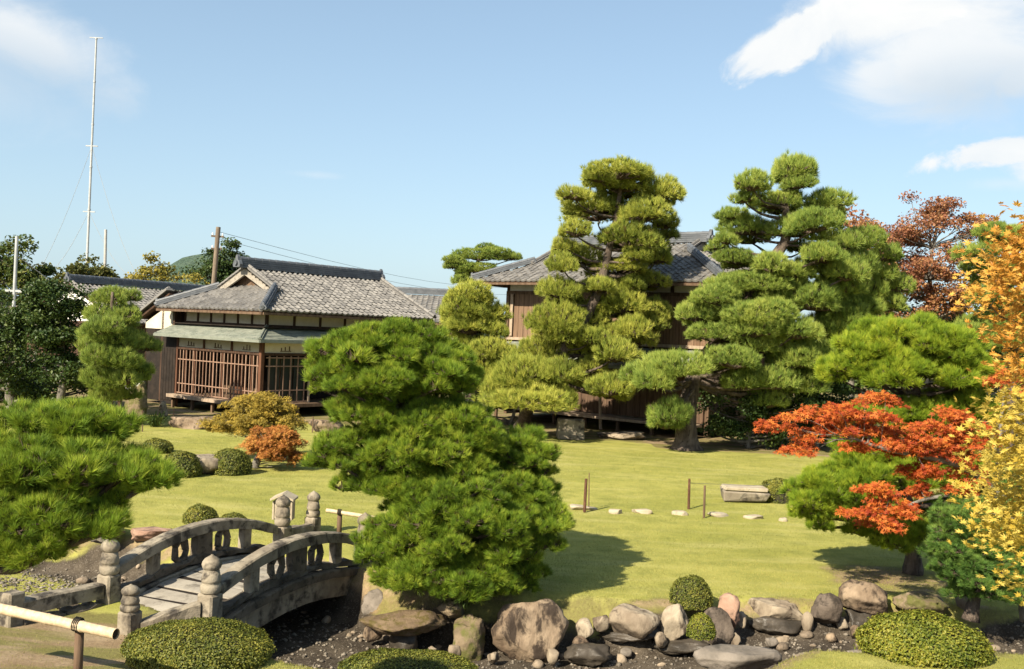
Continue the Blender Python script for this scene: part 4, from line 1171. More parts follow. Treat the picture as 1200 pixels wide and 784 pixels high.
# --- small far roof to the right of the house
c0 = W(466, 343, 62); c0b = c0.copy(); c0b.z = 0
far = thing('neighbouring_house', c0b, 'far house of which only the grey tiled hip roof shows beyond the garden house', 'building')
ff = lambda a, b, z: c0b + Vector((a, b, z))
FZr = c0.z
irimoya(far, lambda a, b, z: ff(a - 3.5, b - 3, z), 9.0, 7.0, FZr - 1.75, FZr - .05, 1.6, 1.6, tw=.34, tl=.34, ridge_h=.3, gmat='white')
MB().box(ff(1, .5, (FZr - 1.7) / 2), Vector((3.8, 0, 0)), Vector((0, 2.8, 0)), ZZ * ((FZr - 1.7) / 2)).build('wall', MT['plaster'], far)

# --- two-storey hall on the right
BO = W(553, 327, 43); BO.z = 0
hall = thing('wooden_hall', BO - HV * 5 + HU * 3, 'two storey hall clad in brown vertical boards under a grey tiled hip and gable roof', 'building')
# a runs to the right along the front (-v), b to the back (+u)
fh = lambda a, b, z: BO - HV * a + HU * b + ZZ * z
HE, HR, HLn, HWd = 5.78, 7.62, 12.0, 8.2
irimoya(hall, fh, HLn, HWd, HE, HR, 1.9, 3.2)
I2 = 1.15
ffw = lambda a, d, z: fh(I2 + a, I2 - d, z)
FL = HLn - 2 * I2
wall_panels(hall, ffw, 0, FL, 5.42, 5.86, 6, 'plaster_panel', 'white', 'wood_dark', pw=.07)
rail_bar(hall, ffw, -.07, FL + .07, 5.30, 5.44, -.05, .05, 'beam', 'wood')
def boards(f, u0, u1, z0, z1, wdt, m='plank', name='wall_board'):
    k = int((u1 - u0) / wdt)
    rail_bar(hall, f, u0, u1, z0, z1, -.14, -.04, 'wall_core', 'wood_dark')
    for i in range(k):
        a = u0 + (u1 - u0) * i / k + .008; b = u0 + (u1 - u0) * (i + 1) / k - .008
        t_ = random.random(); e = random.uniform(0, .012)
        mb = MB().box8([f(a, -.035, z0), f(b, -.035, z0), f(b, e, z0), f(a, e, z0), f(a, -.035, z1), f(b, -.035, z1), f(b, e, z1), f(a, e, z1)], t_)
        mb.build(name, MT[m], hall)
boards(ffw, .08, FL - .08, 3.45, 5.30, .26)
for a in (0, FL * .22, FL * .5, FL * .75, FL):
    rail_bar(hall, ffw, a - .08, a + .08, 2.4, 5.42, -.06, .055, 'post', 'wood')
rail_bar(hall, ffw, .2, .34, 3.5, 5.3, .056, .10, 'downpipe', 'wood_pale')
rail_bar(hall, ffw, 0, FL, 3.33, 3.45, -.05, .07, 'beam', 'wood_pale')
pent(hall, fh(I2, I2, 0), fh(HLn - I2, I2, 0), -HU, 1.5, 3.25, 2.55, 'copper', ext0=.4, ext1=.4)
boards(ffw, .08, FL - .08, .55, 2.62, .30, 'plank_shaded')
rail_bar(hall, ffw, 0, FL, 2.62, 2.75, -.05, .06, 'beam', 'wood_dark')
rail_bar(hall, ffw, .1, FL - .1, .42, .52, .03, .95, 'veranda_step', 'wood_pale')
for i in range(7):
    a = .2 + i * (FL - .5) / 6
    rail_bar(hall, ffw, a, a + .10, 0, .42, .75, .85, 'floor_post', 'wood')
# the other three walls
for (p, q) in ((fh(I2, I2 + .1, 0), fh(I2, HWd - I2, 0)), (fh(HLn - I2, I2 + .1, 0), fh(HLn - I2, HWd - I2, 0)), (fh(I2 + .1, HWd - I2, 0), fh(HLn - I2 - .1, HWd - I2, 0))):
    dv = (q - p).normalized(); L_ = (q - p).length; nv_ = dv.cross(ZZ)
    MB().box((p + q) / 2 + ZZ * 2.95, dv * L_ / 2, nv_ * .08, ZZ * 2.83).build('wall', MT['wood'], hall)
    MB().box((p + q) / 2 + ZZ * 5.6, dv * (L_ / 2 + .01), nv_ * .095, ZZ * .2).build('plaster_panel', MT['white'], hall)
# ------------------------------------------------------------------ pines
ZA = (2.178, 500, 170); ZB = (2.062, 740, 170)
# tall pine in front of the hall
YA = 35.4
PA_ = [(490, 62, 190, 66), (375, 115, 85, 72), (440, 75, 110, 50), (505, 95, 130, 58), (600, 108, 120, 70), (430, 148, 180, 76), (555, 165, 160, 82), (612, 192, 80, 60, .9), (378, 212, 95, 56), (352, 252, 70, 42),
       (520, 232, 170, 90), (390, 283, 130, 72), (345, 300, 90, 60), (490, 310, 150, 62), (590, 280, 80, 60, .8), (340, 362, 120, 70), (440, 355, 100, 54), (570, 340, 110, 54, 1.2), (495, 395, 170, 90),
       (330, 438, 140, 92), (405, 432, 110, 84), (580, 418, 100, 74, 1.4), (470, 478, 140, 66), (300, 515, 150, 84), (480, 520, 130, 86), (235, 575, 190, 100, -1.2), (335, 570, 130, 92, -1.0), (260, 640, 230, 92, -1.6), (350, 640, 90, 72, -1.0),
       (470, 610, 124, 74, -1.2), (180, 605, 90, 84, -.9), (400, 500, 110, 70), (560, 450, 90, 60, 1.0), (420, 560, 90, 60, -.2), (545, 66, 80, 44), (540, 272, 90, 50), (445, 405, 90, 60), (522, 350, 90, 50), (360, 478, 110, 66), (420, 482, 90, 60), (522, 462, 100, 66)]
bA = G(612, 503, 0)
tA = [bA, W(622, 470, YA), W(646, 430, YA + .2), W(676, 390, YA + .1), W(700, 345, YA), W(712, 300, YA - .1), W(722, 255, YA + .1), W(728, 215, YA)]
pine('cloud_pine', 'tall olive green cloud pruned pine standing before the wooden hall', 'far', bA, tA, [.26, .22, .21, .2, .17, .14, .10, .06], pads_px(PA_, YA, 2.2, .65, seed=3, zoom=ZA), group=None)
# big pine right of it
YB = 33.2
PB_ = [(390, 52, 115, 70), (290, 85, 90, 60), (405, 88, 90, 44), (270, 125, 70, 36), (350, 133, 140, 56), (470, 130, 115, 60, .6), (245, 165, 85, 44), (280, 192, 125, 60), (440, 180, 150, 80), (232, 226, 66, 34), (460, 215, 90, 44),
       (250, 268, 130, 52), (460, 255, 110, 60), (560, 225, 130, 70, 1.6), (340, 285, 100, 60), (430, 290, 90, 54), (545, 280, 140, 80, 1.4), (610, 262, 90, 50, 2.0), (200, 360, 140, 62), (290, 325, 200, 62), (160, 402, 115, 62), (300, 400, 170, 72),
       (430, 365, 170, 84), (510, 400, 130, 90, .8), (200, 452, 170, 62), (290, 440, 120, 62), (410, 500, 170, 92), (500, 470, 100, 84, 1.0), (100, 528, 200, 92, -1.6), (250, 512, 160, 72, -1.2), (60, 560, 120, 72, -1.8), (95, 640, 120, 84, -1.4),
       (350, 440, 120, 62), (500, 335, 120, 70, .6), (580, 340, 100, 80, 2.2), (520, 230, 90, 60, .8), (380, 330, 100, 56), (640, 330, 80, 60, 2.6), (560, 430, 90, 80, 2.4), (600, 300, 90, 60, 2.2), (555, 375, 110, 80, 2.0), (620, 375, 90, 70, 2.8), (540, 440, 110, 80, 1.8), (385, 302, 120, 56), (250, 332, 120, 50), (345, 372, 120, 60), (225, 402, 140, 58), (400, 442, 130, 66), (300, 482, 130, 58), (520, 300, 110, 70), (270, 565, 110, 60, -.3), (340, 560, 120, 70, -.4), (420, 570, 130, 70, .2), (330, 610, 100, 60, .3), (470, 430, 120, 70, .8), (480, 330, 90, 60, .8)]
bB = G(804, 527, 0)
tB = [bB, W(806, 480, YB), W(815, 440, YB + .3), W(845, 395, YB + .7), W(880, 340, YB + .5), W(905, 305, YB + .2), W(921, 280, YB + .1), W(921, 245, YB), W(922, 205, YB)]
pine('cloud_pine', 'broad cloud pruned pine with a thick leaning trunk, right of the hall', 'far2', bB, tB, [.36, .31, .28, .25, .22, .19, .16, .11, .06], pads_px(PB_, YB, 2.6, .75, seed=5, zoom=ZB))
# rounded pine left of the tall one
ZD = (2.178, 500, 170); YD = 37.5
PD_ = [(115, 380, 150, 70), (70, 420, 90, 70), (150, 420, 110, 80), (110, 450, 170, 80), (60, 470, 70, 60), (175, 465, 80, 60), (160, 520, 150, 76, -.6), (170, 560, 150, 80, -.4), (120, 500, 110, 70, .3), (110, 540, 100, 80, .4), (150, 600, 130, 80, .2), (110, 410, 130, 70, -.5)]
bD = G(572, 502, 0); bD = Vector((bD.x, YD, 0))
pine('garden_pine', 'rounded light green pine between the tiled house and the tall cloud pine', 'far', bD, [bD, W(566, 450, YD), W(556, 400, YD), W(553, 350, YD)], [.16, .14, .11, .05], pads_px(PD_, YD, 1.5, .7, seed=9, zoom=ZD))
# flat topped dark pine above the hall's left eave
YK = 54.0
PK_ = [(560, 298, 62, 18), (585, 296, 44, 16), (540, 310, 40, 16), (555, 314, 50, 16), (532, 303, 26, 12), (545, 326, 34, 14), (600, 300, 26, 12), (572, 290, 34, 10)]
bK = Vector((W(556, 380, YK).x, YK, 0))
pine('garden_pine', 'flat topped pine rising behind the left end of the hall roof', 'far2', bK, [bK, W(554, 345, YK), W(556, 320, YK), W(562, 300, YK)], [.25, .18, .13, .06], pads_px(PK_, YK, 2.0, .4, seed=19))

# central pine on the near bank
YE = 14.2
ME_ = [(458, 432, 186, 108, 0, .85), (435, 415, 100, 70, -.1, .9), (490, 440, 130, 80, .1), (470, 482, 160, 56, .1, .8), (425, 532, 120, 70, -.05, .8), (505, 520, 160, 90, -.1, .9), (545, 505, 90, 64, -.15, .9), (608, 560, 104, 120, .35, .9),
       (540, 608, 190, 128, -.3, .9), (458, 645, 84, 80, -.25, .9), (600, 618, 124, 120, -.1, .9), (540, 668, 190, 68, -.25, .9), (393, 528, 44, 36, .0, .9), (428, 566, 76, 40, -.05, .9), (490, 565, 110, 56, -.2, .9)]
bE = Vector((W(520, 700, YE).x, YE, gh(W(520, 700, YE).x, YE)))
tE = [bE, W(508, 660, YE), W(528, 600, YE + .05), W(512, 550, YE + .05), W(482, 500, YE), W(465, 455, YE), W(458, 410, YE)]
padsE = mass_pads(ME_, YE, .255, seed=4, cover=.88, jitter=.16)
pine('garden_pine', 'bushy bright green pine with two rounded tiers beside the arched bridge', 'near', bE, tE, [.15, .13, .12, .11, .09, .06, .03], padsE, limbs=.55)
# left foreground pine
YF = 7.0
MF_ = [(75, 494, 140, 50, .2, .9), (130, 506, 76, 34, .3, .9), (55, 545, 200, 74, -.1, .8), (148, 552, 90, 40, .0, .9), (180, 562, 40, 20, .0, .9), (40, 604, 190, 90, -.2, .8), (108, 596, 80, 46, 0, .9), (20, 642, 120, 56, -.2, .9), (66, 630, 60, 40, .05, .9), (-20, 590, 90, 100, .2, .9), (90, 575, 110, 40, .3, .9), (78, 520, 116, 40, .1, .9)]
xF = W(-75, 700, YF + .3).x; bF = Vector((xF, YF + .3, gh(xF, YF + .3)))
tF = [bF, W(-70, 680, YF + .3), W(-45, 620, YF + .3), W(-20, 570, YF + .3), W(25, 525, YF + .3), W(45, 490, YF + .2)]
pine('garden_pine', 'spreading deep green pine at the left edge, in front of the bridge', 'near', bF, tF, [.12, .11, .09, .08, .06, .03], mass_pads(MF_, YF, .15, seed=6, cover=.85, jitter=.16), limbs=.5)
# right pine behind the red maple
YG = 16.4
MG_ = [(1066, 412, 170, 84, 0, .85), (1066, 436, 184, 56, .0, .85), (1045, 488, 116, 44, -.15, .85), (1115, 478, 100, 50, .0, .9), (1085, 500, 110, 50, .15), (990, 590, 126, 96, -.2, .85), (1040, 555, 120, 60, 0, .8), (1045, 625, 110, 50, -.2, .8), (1020, 530, 90, 44, .1, .8), (1120, 560, 90, 60, .2), (1100, 600, 70, 50, .3)]
bG = G(1070, 672, 0); YGb = bG.y
tG = [bG, W(1069, 620, YGb), W(1060, 570, YGb), W(1068, 520, YGb), W(1075, 470, YGb), W(1068, 420, YGb)]
pine('garden_pine', 'vivid yellow green pine with domed top behind the red maple', 'gold', bG, tG, [.115, .105, .10, .09, .07, .04], mass_pads(MG_, YGb, .34, seed=8, cover=.95), limbs=.6)
# blue-green low pine by the right edge
YH = 13.4
MH_ = [(1130, 612, 84, 62, 0, .9), (1122, 645, 76, 70, 0, .9), (1145, 665, 90, 70, 0, .9), (1165, 620, 80, 70, .2, .9), (1190, 680, 80, 80, .1, .9), (1150, 695, 76, 30, .1, .9), (1175, 580, 60, 60, .5, .9)]
xH = W(1150, 705, YH).x; bH = Vector((xH, YH + .3, 0))
pine('low_pine', 'low blue green bushy pine under the yellow maple at the right edge', 'blue', bH, [bH, W(1148, 670, YH + .3), W(1150, 620, YH + .3)], [.08, .06, .03], mass_pads(MH_, YH, .22, seed=10, cover=1.0), limbs=.5)
# tall green pine at the right, behind the yellow maple
YM = 36
PM_ = [(1165, 268, 50, 20), (1180, 285, 60, 24), (1150, 292, 44, 22), (1175, 310, 60, 24), (1200, 275, 50, 26), (1165, 325, 60, 26), (1200, 315, 60, 30), (1150, 345, 44, 24), (1190, 350, 60, 30), (1170, 375, 70, 30), (1215, 370, 60, 40), (1225, 300, 50, 40), (1140, 390, 60, 30), (1190, 400, 70, 30)]
bM_ = Vector((W(1185, 400, YM).x, YM, 0))
pine('garden_pine', 'green pine behind the yellow maple at the right edge of the garden', 'far2', bM_, [bM_, W(1188, 380, YM), W(1180, 320, YM), W(1178, 270, YM)], [.22, .18, .13, .06], pads_px(PM_, YM, 2.4, .6, seed=13))

# pruned tree left of the house
YL = 33.0
PL_ = [(130, 346, 62, 26), (115, 366, 60, 26), (148, 368, 54, 26), (105, 388, 44, 24), (135, 392, 70, 28), (160, 398, 36, 26), (112, 414, 60, 28), (145, 418, 66, 28), (98, 402, 34, 22), (128, 440, 80, 30), (155, 440, 40, 26), (105, 436, 40, 24), (124, 461, 52, 24), (120, 380, 60, 30)]
PL_ = [(128 + (x - 128) * .78, y, w * .8, h) for x, y, w, h in PL_]
bL = Vector((W(128, 480, YL).x, YL, 0))
pine('garden_pine', 'slender layered green tree pruned in tiers left of the tiled house', 'far2', bL, [bL, W(128, 440, YL), W(130, 390, YL), W(132, 342, YL)], [.15, .12, .09, .04], pads_px(PL_, YL, 1.6, .8, seed=15))

# ------------------------------------------------------------------ broadleaved trees
def ell(px, py, w, h, Y_, d=1.0):
    s = Y_ / FPX; return (W(px, py, Y_), w * s / 2, w * s / 2 * d, h * s / 2)
def btree(name, label, mat, px, Y_, top, crown, nleaf, ls, **k):
    x = W(px, 450, Y_).x; base = Vector((x, Y_, 0)); ztop = W(px, top, Y_).z
    return broadleaf(name, label, mat, base, ztop, [ell(*c[:4], Y_ + (c[4] if len(c) > 4 else 0)) for c in crown], nleaf, ls, **k)
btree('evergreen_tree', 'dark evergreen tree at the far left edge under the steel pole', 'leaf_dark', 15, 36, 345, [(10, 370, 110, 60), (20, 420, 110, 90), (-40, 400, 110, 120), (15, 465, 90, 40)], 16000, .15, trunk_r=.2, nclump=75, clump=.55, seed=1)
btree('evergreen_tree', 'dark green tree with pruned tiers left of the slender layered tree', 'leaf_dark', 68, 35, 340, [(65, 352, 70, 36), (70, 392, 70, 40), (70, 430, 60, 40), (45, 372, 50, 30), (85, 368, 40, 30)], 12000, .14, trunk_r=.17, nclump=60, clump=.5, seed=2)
btree('tall_tree', 'tall bushy green tree at the left edge behind the steel pole', 'leaf_mid', 12, 62, 285, [(10, 305, 80, 52), (30, 320, 50, 40), (-30, 310, 80, 70), (15, 345, 100, 50)], 9000, .28, trunk_r=.25, nclump=60, clump=.9, seed=3)
btree('tall_tree', 'rounded olive tree between the steel pole and the storehouse roof', 'leaf_olive', 92, 66, 300, [(92, 318, 74, 32), (80, 328, 60, 30), (115, 325, 44, 26), (95, 345, 90, 30)], 8000, .26, trunk_r=.2, nclump=50, clump=.8, seed=4)
btree('thin_tree', 'sparse yellowing tree standing above the storehouse roof', 'leaf_yellow', 178, 72, 297, [(182, 306, 22, 18), (168, 322, 44, 18), (190, 322, 34, 20), (155, 330, 34, 14), (210, 328, 24, 14), (228, 328, 20, 14)], 1500, .26, trunk_r=.12, nclump=34, clump=.65, seed=5)
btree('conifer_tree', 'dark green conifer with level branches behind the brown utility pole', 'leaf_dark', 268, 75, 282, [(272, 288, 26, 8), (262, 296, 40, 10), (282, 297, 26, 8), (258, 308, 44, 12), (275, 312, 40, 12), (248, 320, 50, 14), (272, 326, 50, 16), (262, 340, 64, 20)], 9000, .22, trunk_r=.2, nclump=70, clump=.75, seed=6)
btree('cherry_tree', 'open crowned tree with red brown autumn leaves at the right, behind the pines', 'leaf_cherry', 1085, 41, 235, [(1085, 250, 100, 46), (1050, 275, 84, 54), (1120, 275, 90, 54), (1080, 300, 120, 70), (1045, 325, 84, 70), (1110, 330, 100, 70), (1070, 355, 110, 50), (1150, 262, 50, 30)], 24000, .12, trunk_r=.22, nclump=95, clump=.62, seed=7)
btree('cherry_tree', 'reddish tree mostly hidden behind the big leaning pine', 'leaf_cherry', 1000, 43, 235, [(995, 250, 40, 40), (1010, 290, 60, 70), (1025, 340, 70, 70)], 2600, .17, trunk_r=.18, nclump=45, clump=.6, seed=8)
# dark evergreens under and behind the big pine
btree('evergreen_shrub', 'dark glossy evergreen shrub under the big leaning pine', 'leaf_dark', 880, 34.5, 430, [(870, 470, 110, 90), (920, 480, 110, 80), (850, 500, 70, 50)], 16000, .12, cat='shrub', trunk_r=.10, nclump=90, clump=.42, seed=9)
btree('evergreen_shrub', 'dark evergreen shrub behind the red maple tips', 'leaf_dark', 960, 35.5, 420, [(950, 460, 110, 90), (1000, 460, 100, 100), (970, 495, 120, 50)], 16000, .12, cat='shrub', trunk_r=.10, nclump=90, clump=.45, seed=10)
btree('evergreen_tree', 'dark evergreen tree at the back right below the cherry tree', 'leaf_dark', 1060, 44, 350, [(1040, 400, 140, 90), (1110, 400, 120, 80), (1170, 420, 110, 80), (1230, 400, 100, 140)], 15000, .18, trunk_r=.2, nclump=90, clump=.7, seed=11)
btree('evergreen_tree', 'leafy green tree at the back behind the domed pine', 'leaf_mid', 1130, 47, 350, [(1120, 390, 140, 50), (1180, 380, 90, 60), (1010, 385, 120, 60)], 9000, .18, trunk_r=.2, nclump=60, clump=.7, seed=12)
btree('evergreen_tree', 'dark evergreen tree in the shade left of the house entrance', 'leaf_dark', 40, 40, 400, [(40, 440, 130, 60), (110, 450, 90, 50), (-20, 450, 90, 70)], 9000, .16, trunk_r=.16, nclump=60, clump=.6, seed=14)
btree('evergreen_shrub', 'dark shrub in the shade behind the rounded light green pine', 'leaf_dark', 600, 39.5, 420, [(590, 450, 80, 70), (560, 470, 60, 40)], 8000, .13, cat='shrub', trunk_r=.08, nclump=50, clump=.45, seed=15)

# far wood that closes the garden off behind the trees: one mass
def wood(name, label, spans, Y_, mat, per, ls, seed):
    rr = random.Random(seed); P = []
    for (x0, x1, y0, y1) in spans:
        k = int(per * (x1 - x0))
        xs_ = RNG.uniform(x0, x1, k)
        a = W(x0, y0, Y_); b = W(x1, y0, Y_); ztop = W((x0 + x1) / 2, y0, Y_).z
        tt = RNG.random(k); X_ = a.x + (b.x - a.x) * tt
        wav = .82 + .18 * np.sin(X_ * .9 + seed) * np.sin(X_ * .37 + 2)
        P.append(np.stack([X_, Y_ + RNG.uniform(-1.5, 1.5, k), ztop * wav * RNG.random(k) ** .8], -1))
    P = np.concatenate(P)
    V, F, T = leaves(P, unit(rsphere(len(P)) + np.array([-.2, -.4, .7])), ls, .65, .15)
    return tag(put(name, np_mesh(name, V, F, T, [MT[mat]])), label, kind='stuff')
wood('far_woods', 'belt of distant dark green trees behind the garden', [(-160, 240, 352, 0), (980, 1360, 368, 0), (600, 1000, 420, 0)], 78, 'leaf_dark', 26, .55, 3)

# two-tone dwarf maple by the house: golden dome and orange bush before it
def maple(name, label, base, trunk, trad, crowns, mat, nl, ls, clump, nclump, seed, star=True, flat=.45, group=None, cat='maple tree', lstep=2, lr=.022, branches=()):
    rr = random.Random(seed)
    root = thing(name, base, label, cat, group)
    tp, tr = spline(trunk, trad, 6)
    MB().tube(tp, tr, 9, .5, wob=.1).build('trunk', MT['barkgrey'], root, smooth=True)
    for (bp, brd) in branches:
        b2, r2 = spline(bp, brd, 6); MB().tube(b2, r2, 7, .5, wob=.1).build('branch', MT['barkgrey'], root, smooth=True); tp = tp + b2; tr = tr + r2
    lm = MB(); cs = []
    tot = sum(c[1] * c[2] for c in crowns)
    for (c, rx, ry, rz) in crowns:
        k = max(4, int(nclump * rx * ry / tot))
        for i in range(k):
            d = Vector((rr.gauss(0, 1), rr.gauss(0, 1), rr.gauss(0, 1))).normalized(); q = rr.uniform(.3, 1)
            p = Vector(c) + Vector((d.x * rx * q, d.y * ry * q, d.z * rz * q)); cs.append(p)
            if i % lstep == 0:
                limb_to(lm, tp, tr, p, r0=lr, sag=.03)
                if lstep > 3: lm.build('limb', MT['barkgrey'], root, smooth=True); lm = MB()
    if lm.v: lm.build('limbs', MT['barkgrey'], root, smooth=True)
    per = nl // len(cs); P = []; T = []; Nn = []
    for p in cs:
        k = max(2, int(per * rr.uniform(.6, 1.4))); cl = clump * rr.uniform(.7, 1.3)
        e = rsphere(k) * (RNG.random((k, 1)) ** .45) * np.array([cl, cl, cl * flat]); e[:, 2] -= (e[:, 0] ** 2 + e[:, 1] ** 2) / cl * .35
        P.append(e + np.array(p)); T.append(np.clip(RNG.uniform(.1, .9, k) + rr.uniform(-.22, .22), .02, .98))
    P = np.concatenate(P); T = np.concatenate(T)
    A = unit(rsphere(len(P)) * .6 + np.array([-.25, -.35, .9]))
    if star: V, F, t = star_leaves(P, A, ls, T)
    else: V, F, t = leaves(P, A, ls, .6, .2, T)
    put('leaves', np_mesh('leaves', V - np.array(ORIG[root.name]), F, t, [MT[mat]]), root)
    return root
def ellw(px, py, w, h, Y_, d=.9): s = Y_ / FPX; return (W(px, py, Y_), w * s / 2, w * s / 2 * d, h * s / 2)
YO = 26.0
bO = G(299, 548, 0); YO = bO.y
bQ = Vector((bO.x + .35, YO + 1.6, 0))
maple('dwarf_maple', 'low spreading maple turning golden green in front of the lattice veranda', bQ, [bQ, bQ + Vector((-.1, 0, .5)), bQ + Vector((.05, 0, 1.0))], [.09, .07, .05],
      [ellw(303, 476, 88, 36, YO + 1.6), ellw(258, 496, 46, 20, YO + 1.6), ellw(334, 490, 50, 44, YO + 1.5), ellw(300, 495, 100, 34, YO + 1.4), ellw(308, 470, 56, 18, YO + 1.7)], 'leaf_gold', 30000, .055, .20, 260, 3, lr=.012)
maple('dwarf_maple', 'small maple with brick orange leaves on a dark trunk in the lawn', bO, [bO, bO + Vector((.05, 0, .22)), bO + Vector((.15, .05, .42)), bO + Vector((.3, .05, .55))], [.11, .09, .07, .04],
      [ellw(322, 510, 66, 22, YO), ellw(300, 520, 44, 26, YO), ellw(330, 525, 60, 34, YO), ellw(345, 530, 30, 30, YO), ellw(318, 524, 60, 28, YO - .3)], 'leaf_orange', 12000, .056, .16, 170, 4, lr=.012)
# red maple on the right: layered sprays
YR = 13.6
bR = Vector((W(1172, 690, YR).x + .5, YR + .2, 0))
R_ = [(950, 488, 90, 22), (905, 497, 60, 14), (985, 478, 80, 24), (1000, 500, 110, 26), (1030, 492, 90, 26), (950, 512, 60, 24), (935, 526, 40, 22, -.1), (1060, 515, 100, 30), (1100, 500, 90, 26), (1125, 488, 70, 20), (1085, 530, 110, 26),
      (1120, 520, 90, 30), (1150, 500, 40, 30), (1030, 575, 70, 20, -.2), (1010, 600, 60, 16, -.3), (1050, 592, 90, 24, -.2), (1040, 612, 60, 14, -.25), (1085, 570, 60, 26), (1110, 555, 80, 26), (1140, 545, 60, 30), (1075, 548, 80, 18), (1125, 575, 50, 18),
      (1170, 435, 50, 24, .2), (1185, 450, 50, 24, .2), (1160, 520, 50, 30), (1030, 465, 60, 14, .1), (1010, 520, 70, 16)]
tR = [bR, W(1190, 620, YR + .2), W(1165, 575, YR + .1), W(1130, 548, YR), W(1085, 535, YR - .05), W(1040, 527, YR - .1), W(1000, 514, YR - .1)]
maple('red_maple', 'maple spreading flat sprays of orange red leaves before the domed pine', bR, tR, [.11, .09, .075, .055, .04, .028, .016],
      [ellw(x, y, w, h, YR + (q[0] if q else 0), 1.0) for (x, y, w, h, *q) in R_], 'leaf_red', 11500, .060, .165, 250, 5, flat=.35, lstep=5, lr=.008, branches=[([W(1168, 590, YR + .1), W(1130, 580, YR), W(1085, 585, YR - .1), W(1045, 600, YR - .2), W(1010, 606, YR - .3)], [.04, .032, .024, .016, .008]), ([W(1168, 570, YR + .2), W(1172, 510, YR + .2), W(1178, 450, YR + .2)], [.04, .028, .012])])
# near yellow maple: leaves built one by one
YY = 6.3
bY = Vector((W(1330, 760, YY).x, YY + .4, 0)); tY = [bY, bY + Vector((-.05, 0, 1.2)), bY + Vector((-.2, 0, 2.4)), bY + Vector((-.35, .1, 3.6)), bY + Vector((-.5, .1, 4.6))]
ymap = thing('yellow_maple', bY, 'maple with large amber and yellow leaves reaching in at the right edge', 'maple tree')
tp, tr = spline(tY, [.12, .10, .08, .06, .03], 6)
MB().tube(tp, tr, 10, .5, wob=.08).build('trunk', MT['barkgrey'], ymap, smooth=True)
Yc = [(1185, 300, 60, 60, 'a'), (1170, 330, 60, 50, 'a'), (1200, 350, 70, 70, 'a'), (1190, 390, 50, 40, 'a'), (1215, 300, 60, 90, 'a'), (1210, 400, 60, 60, 'a'), (1190, 480, 60, 50, 'l'), (1180, 510, 60, 50, 'l'), (1200, 540, 70, 60, 'l'), (1180, 570, 70, 50, 'l'), (1190, 605, 80, 50, 'l'),
      (1175, 625, 60, 36, 'l'), (1210, 640, 60, 50, 'l'), (1190, 690, 36, 28, 'l'), (1205, 580, 60, 90, 'l'), (1160, 600, 30, 20, 'l'), (1150, 345, 30, 16, 'a'), (1215, 480, 50, 80, 'l'), (1190, 435, 50, 26, 'a'), (1165, 540, 36, 24, 'l')]
def palm_leaf(seed):
    rr = random.Random(seed); mb = MB(); vs = [(0, 0, 0)]; F = []
    lob = [(-2.25, .42), (-1.45, .72), (-.72, .92), (0, 1.0), (.72, .92), (1.45, .72), (2.25, .42)]
    pts = []
    for i, (a, r) in enumerate(lob):
        a += rr.uniform(-.07, .07); r *= rr.uniform(.92, 1.08)
        for (da, k) in ((-.22, .58), (0, .96), (.22, .58)):
            pts.append((math.sin(a + da) * r * k, math.cos(a + da) * r * k, (-.22 * (r * k) ** 2 + (.05 if da else 0))))
        if i < 6: pts.append((math.sin((a + lob[i + 1][0]) / 2) * .38, math.cos((a + lob[i + 1][0]) / 2) * .38, .03))
    vs += pts
    for i in range(len(pts) - 1): F.append((0, i + 1, i + 2))
    vs += [(-.012, 0, 0), (.012, 0, 0), (0, -.75, -.12)]; F.append((len(vs) - 3, len(vs) - 1, len(vs) - 2))
    mb.add(vs, F, rr.uniform(.2, .8)); return mb
LMESH = {k: [palm_leaf(20 + q).mesh('leaf', MT[m_]) for q in range(5)] for k, m_ in (('a', 'leaf_amber'), ('l', 'leaf_lemon'))}
rr = random.Random(21); lim = MB(); lv = []
for (x, y, w, h, kk) in Yc:
    x += 9; Yd = YY + rr.uniform(-.35, .35); s = Yd / FPX; c = W(x, y, Yd)
    limb_to(lim, tp, tr, c, r0=.010, sag=.02)
    k = max(10, int(w * h / 13))
    for i in range(k):
        p = c + Vector((max(-.85, min(.85, rr.gauss(0, .42))) * w * s, rr.uniform(-.28, .28), max(-.7, min(.7, rr.gauss(0, .36))) * h * s))
        lv.append((p, kk, rr.uniform(.030, .048)))
lim.build('limbs', MT['barkgrey'], ymap, smooth=True)
lv.sort(key=lambda q: q[0].x / q[0].y)
ob = Vector(bY); rest = {'a': MB(), 'l': MB()}
from mathutils import Euler
for i, (p, kk, sz_) in enumerate(lv):
    eu = Euler((rr.uniform(.35, 1.35), rr.uniform(-.6, .6), rr.uniform(-1.2, 1.2) + (3.14 if rr.random() < .55 else 0)), 'XYZ')
    if i < 298:
        o = bpy.data.objects.new('leaf', rr.choice(LMESH[kk])); COL.objects.link(o); o.parent = ymap
        o.location = p - ob; o.scale = (sz_,) * 3; o.rotation_euler = eu
    else:
        R = eu.to_matrix(); me_ = rr.choice(LMESH[kk])
        rest[kk].add([p + R @ (v.co * sz_) for v in me_.vertices], [tuple(f.vertices) for f in me_.polygons], rr.random())
for kk, m_ in (('a', 'leaf_amber'), ('l', 'leaf_lemon')):
    if rest[kk].v: rest[kk].build('leaves', MT[m_], ymap)['kind'] = 'stuff'
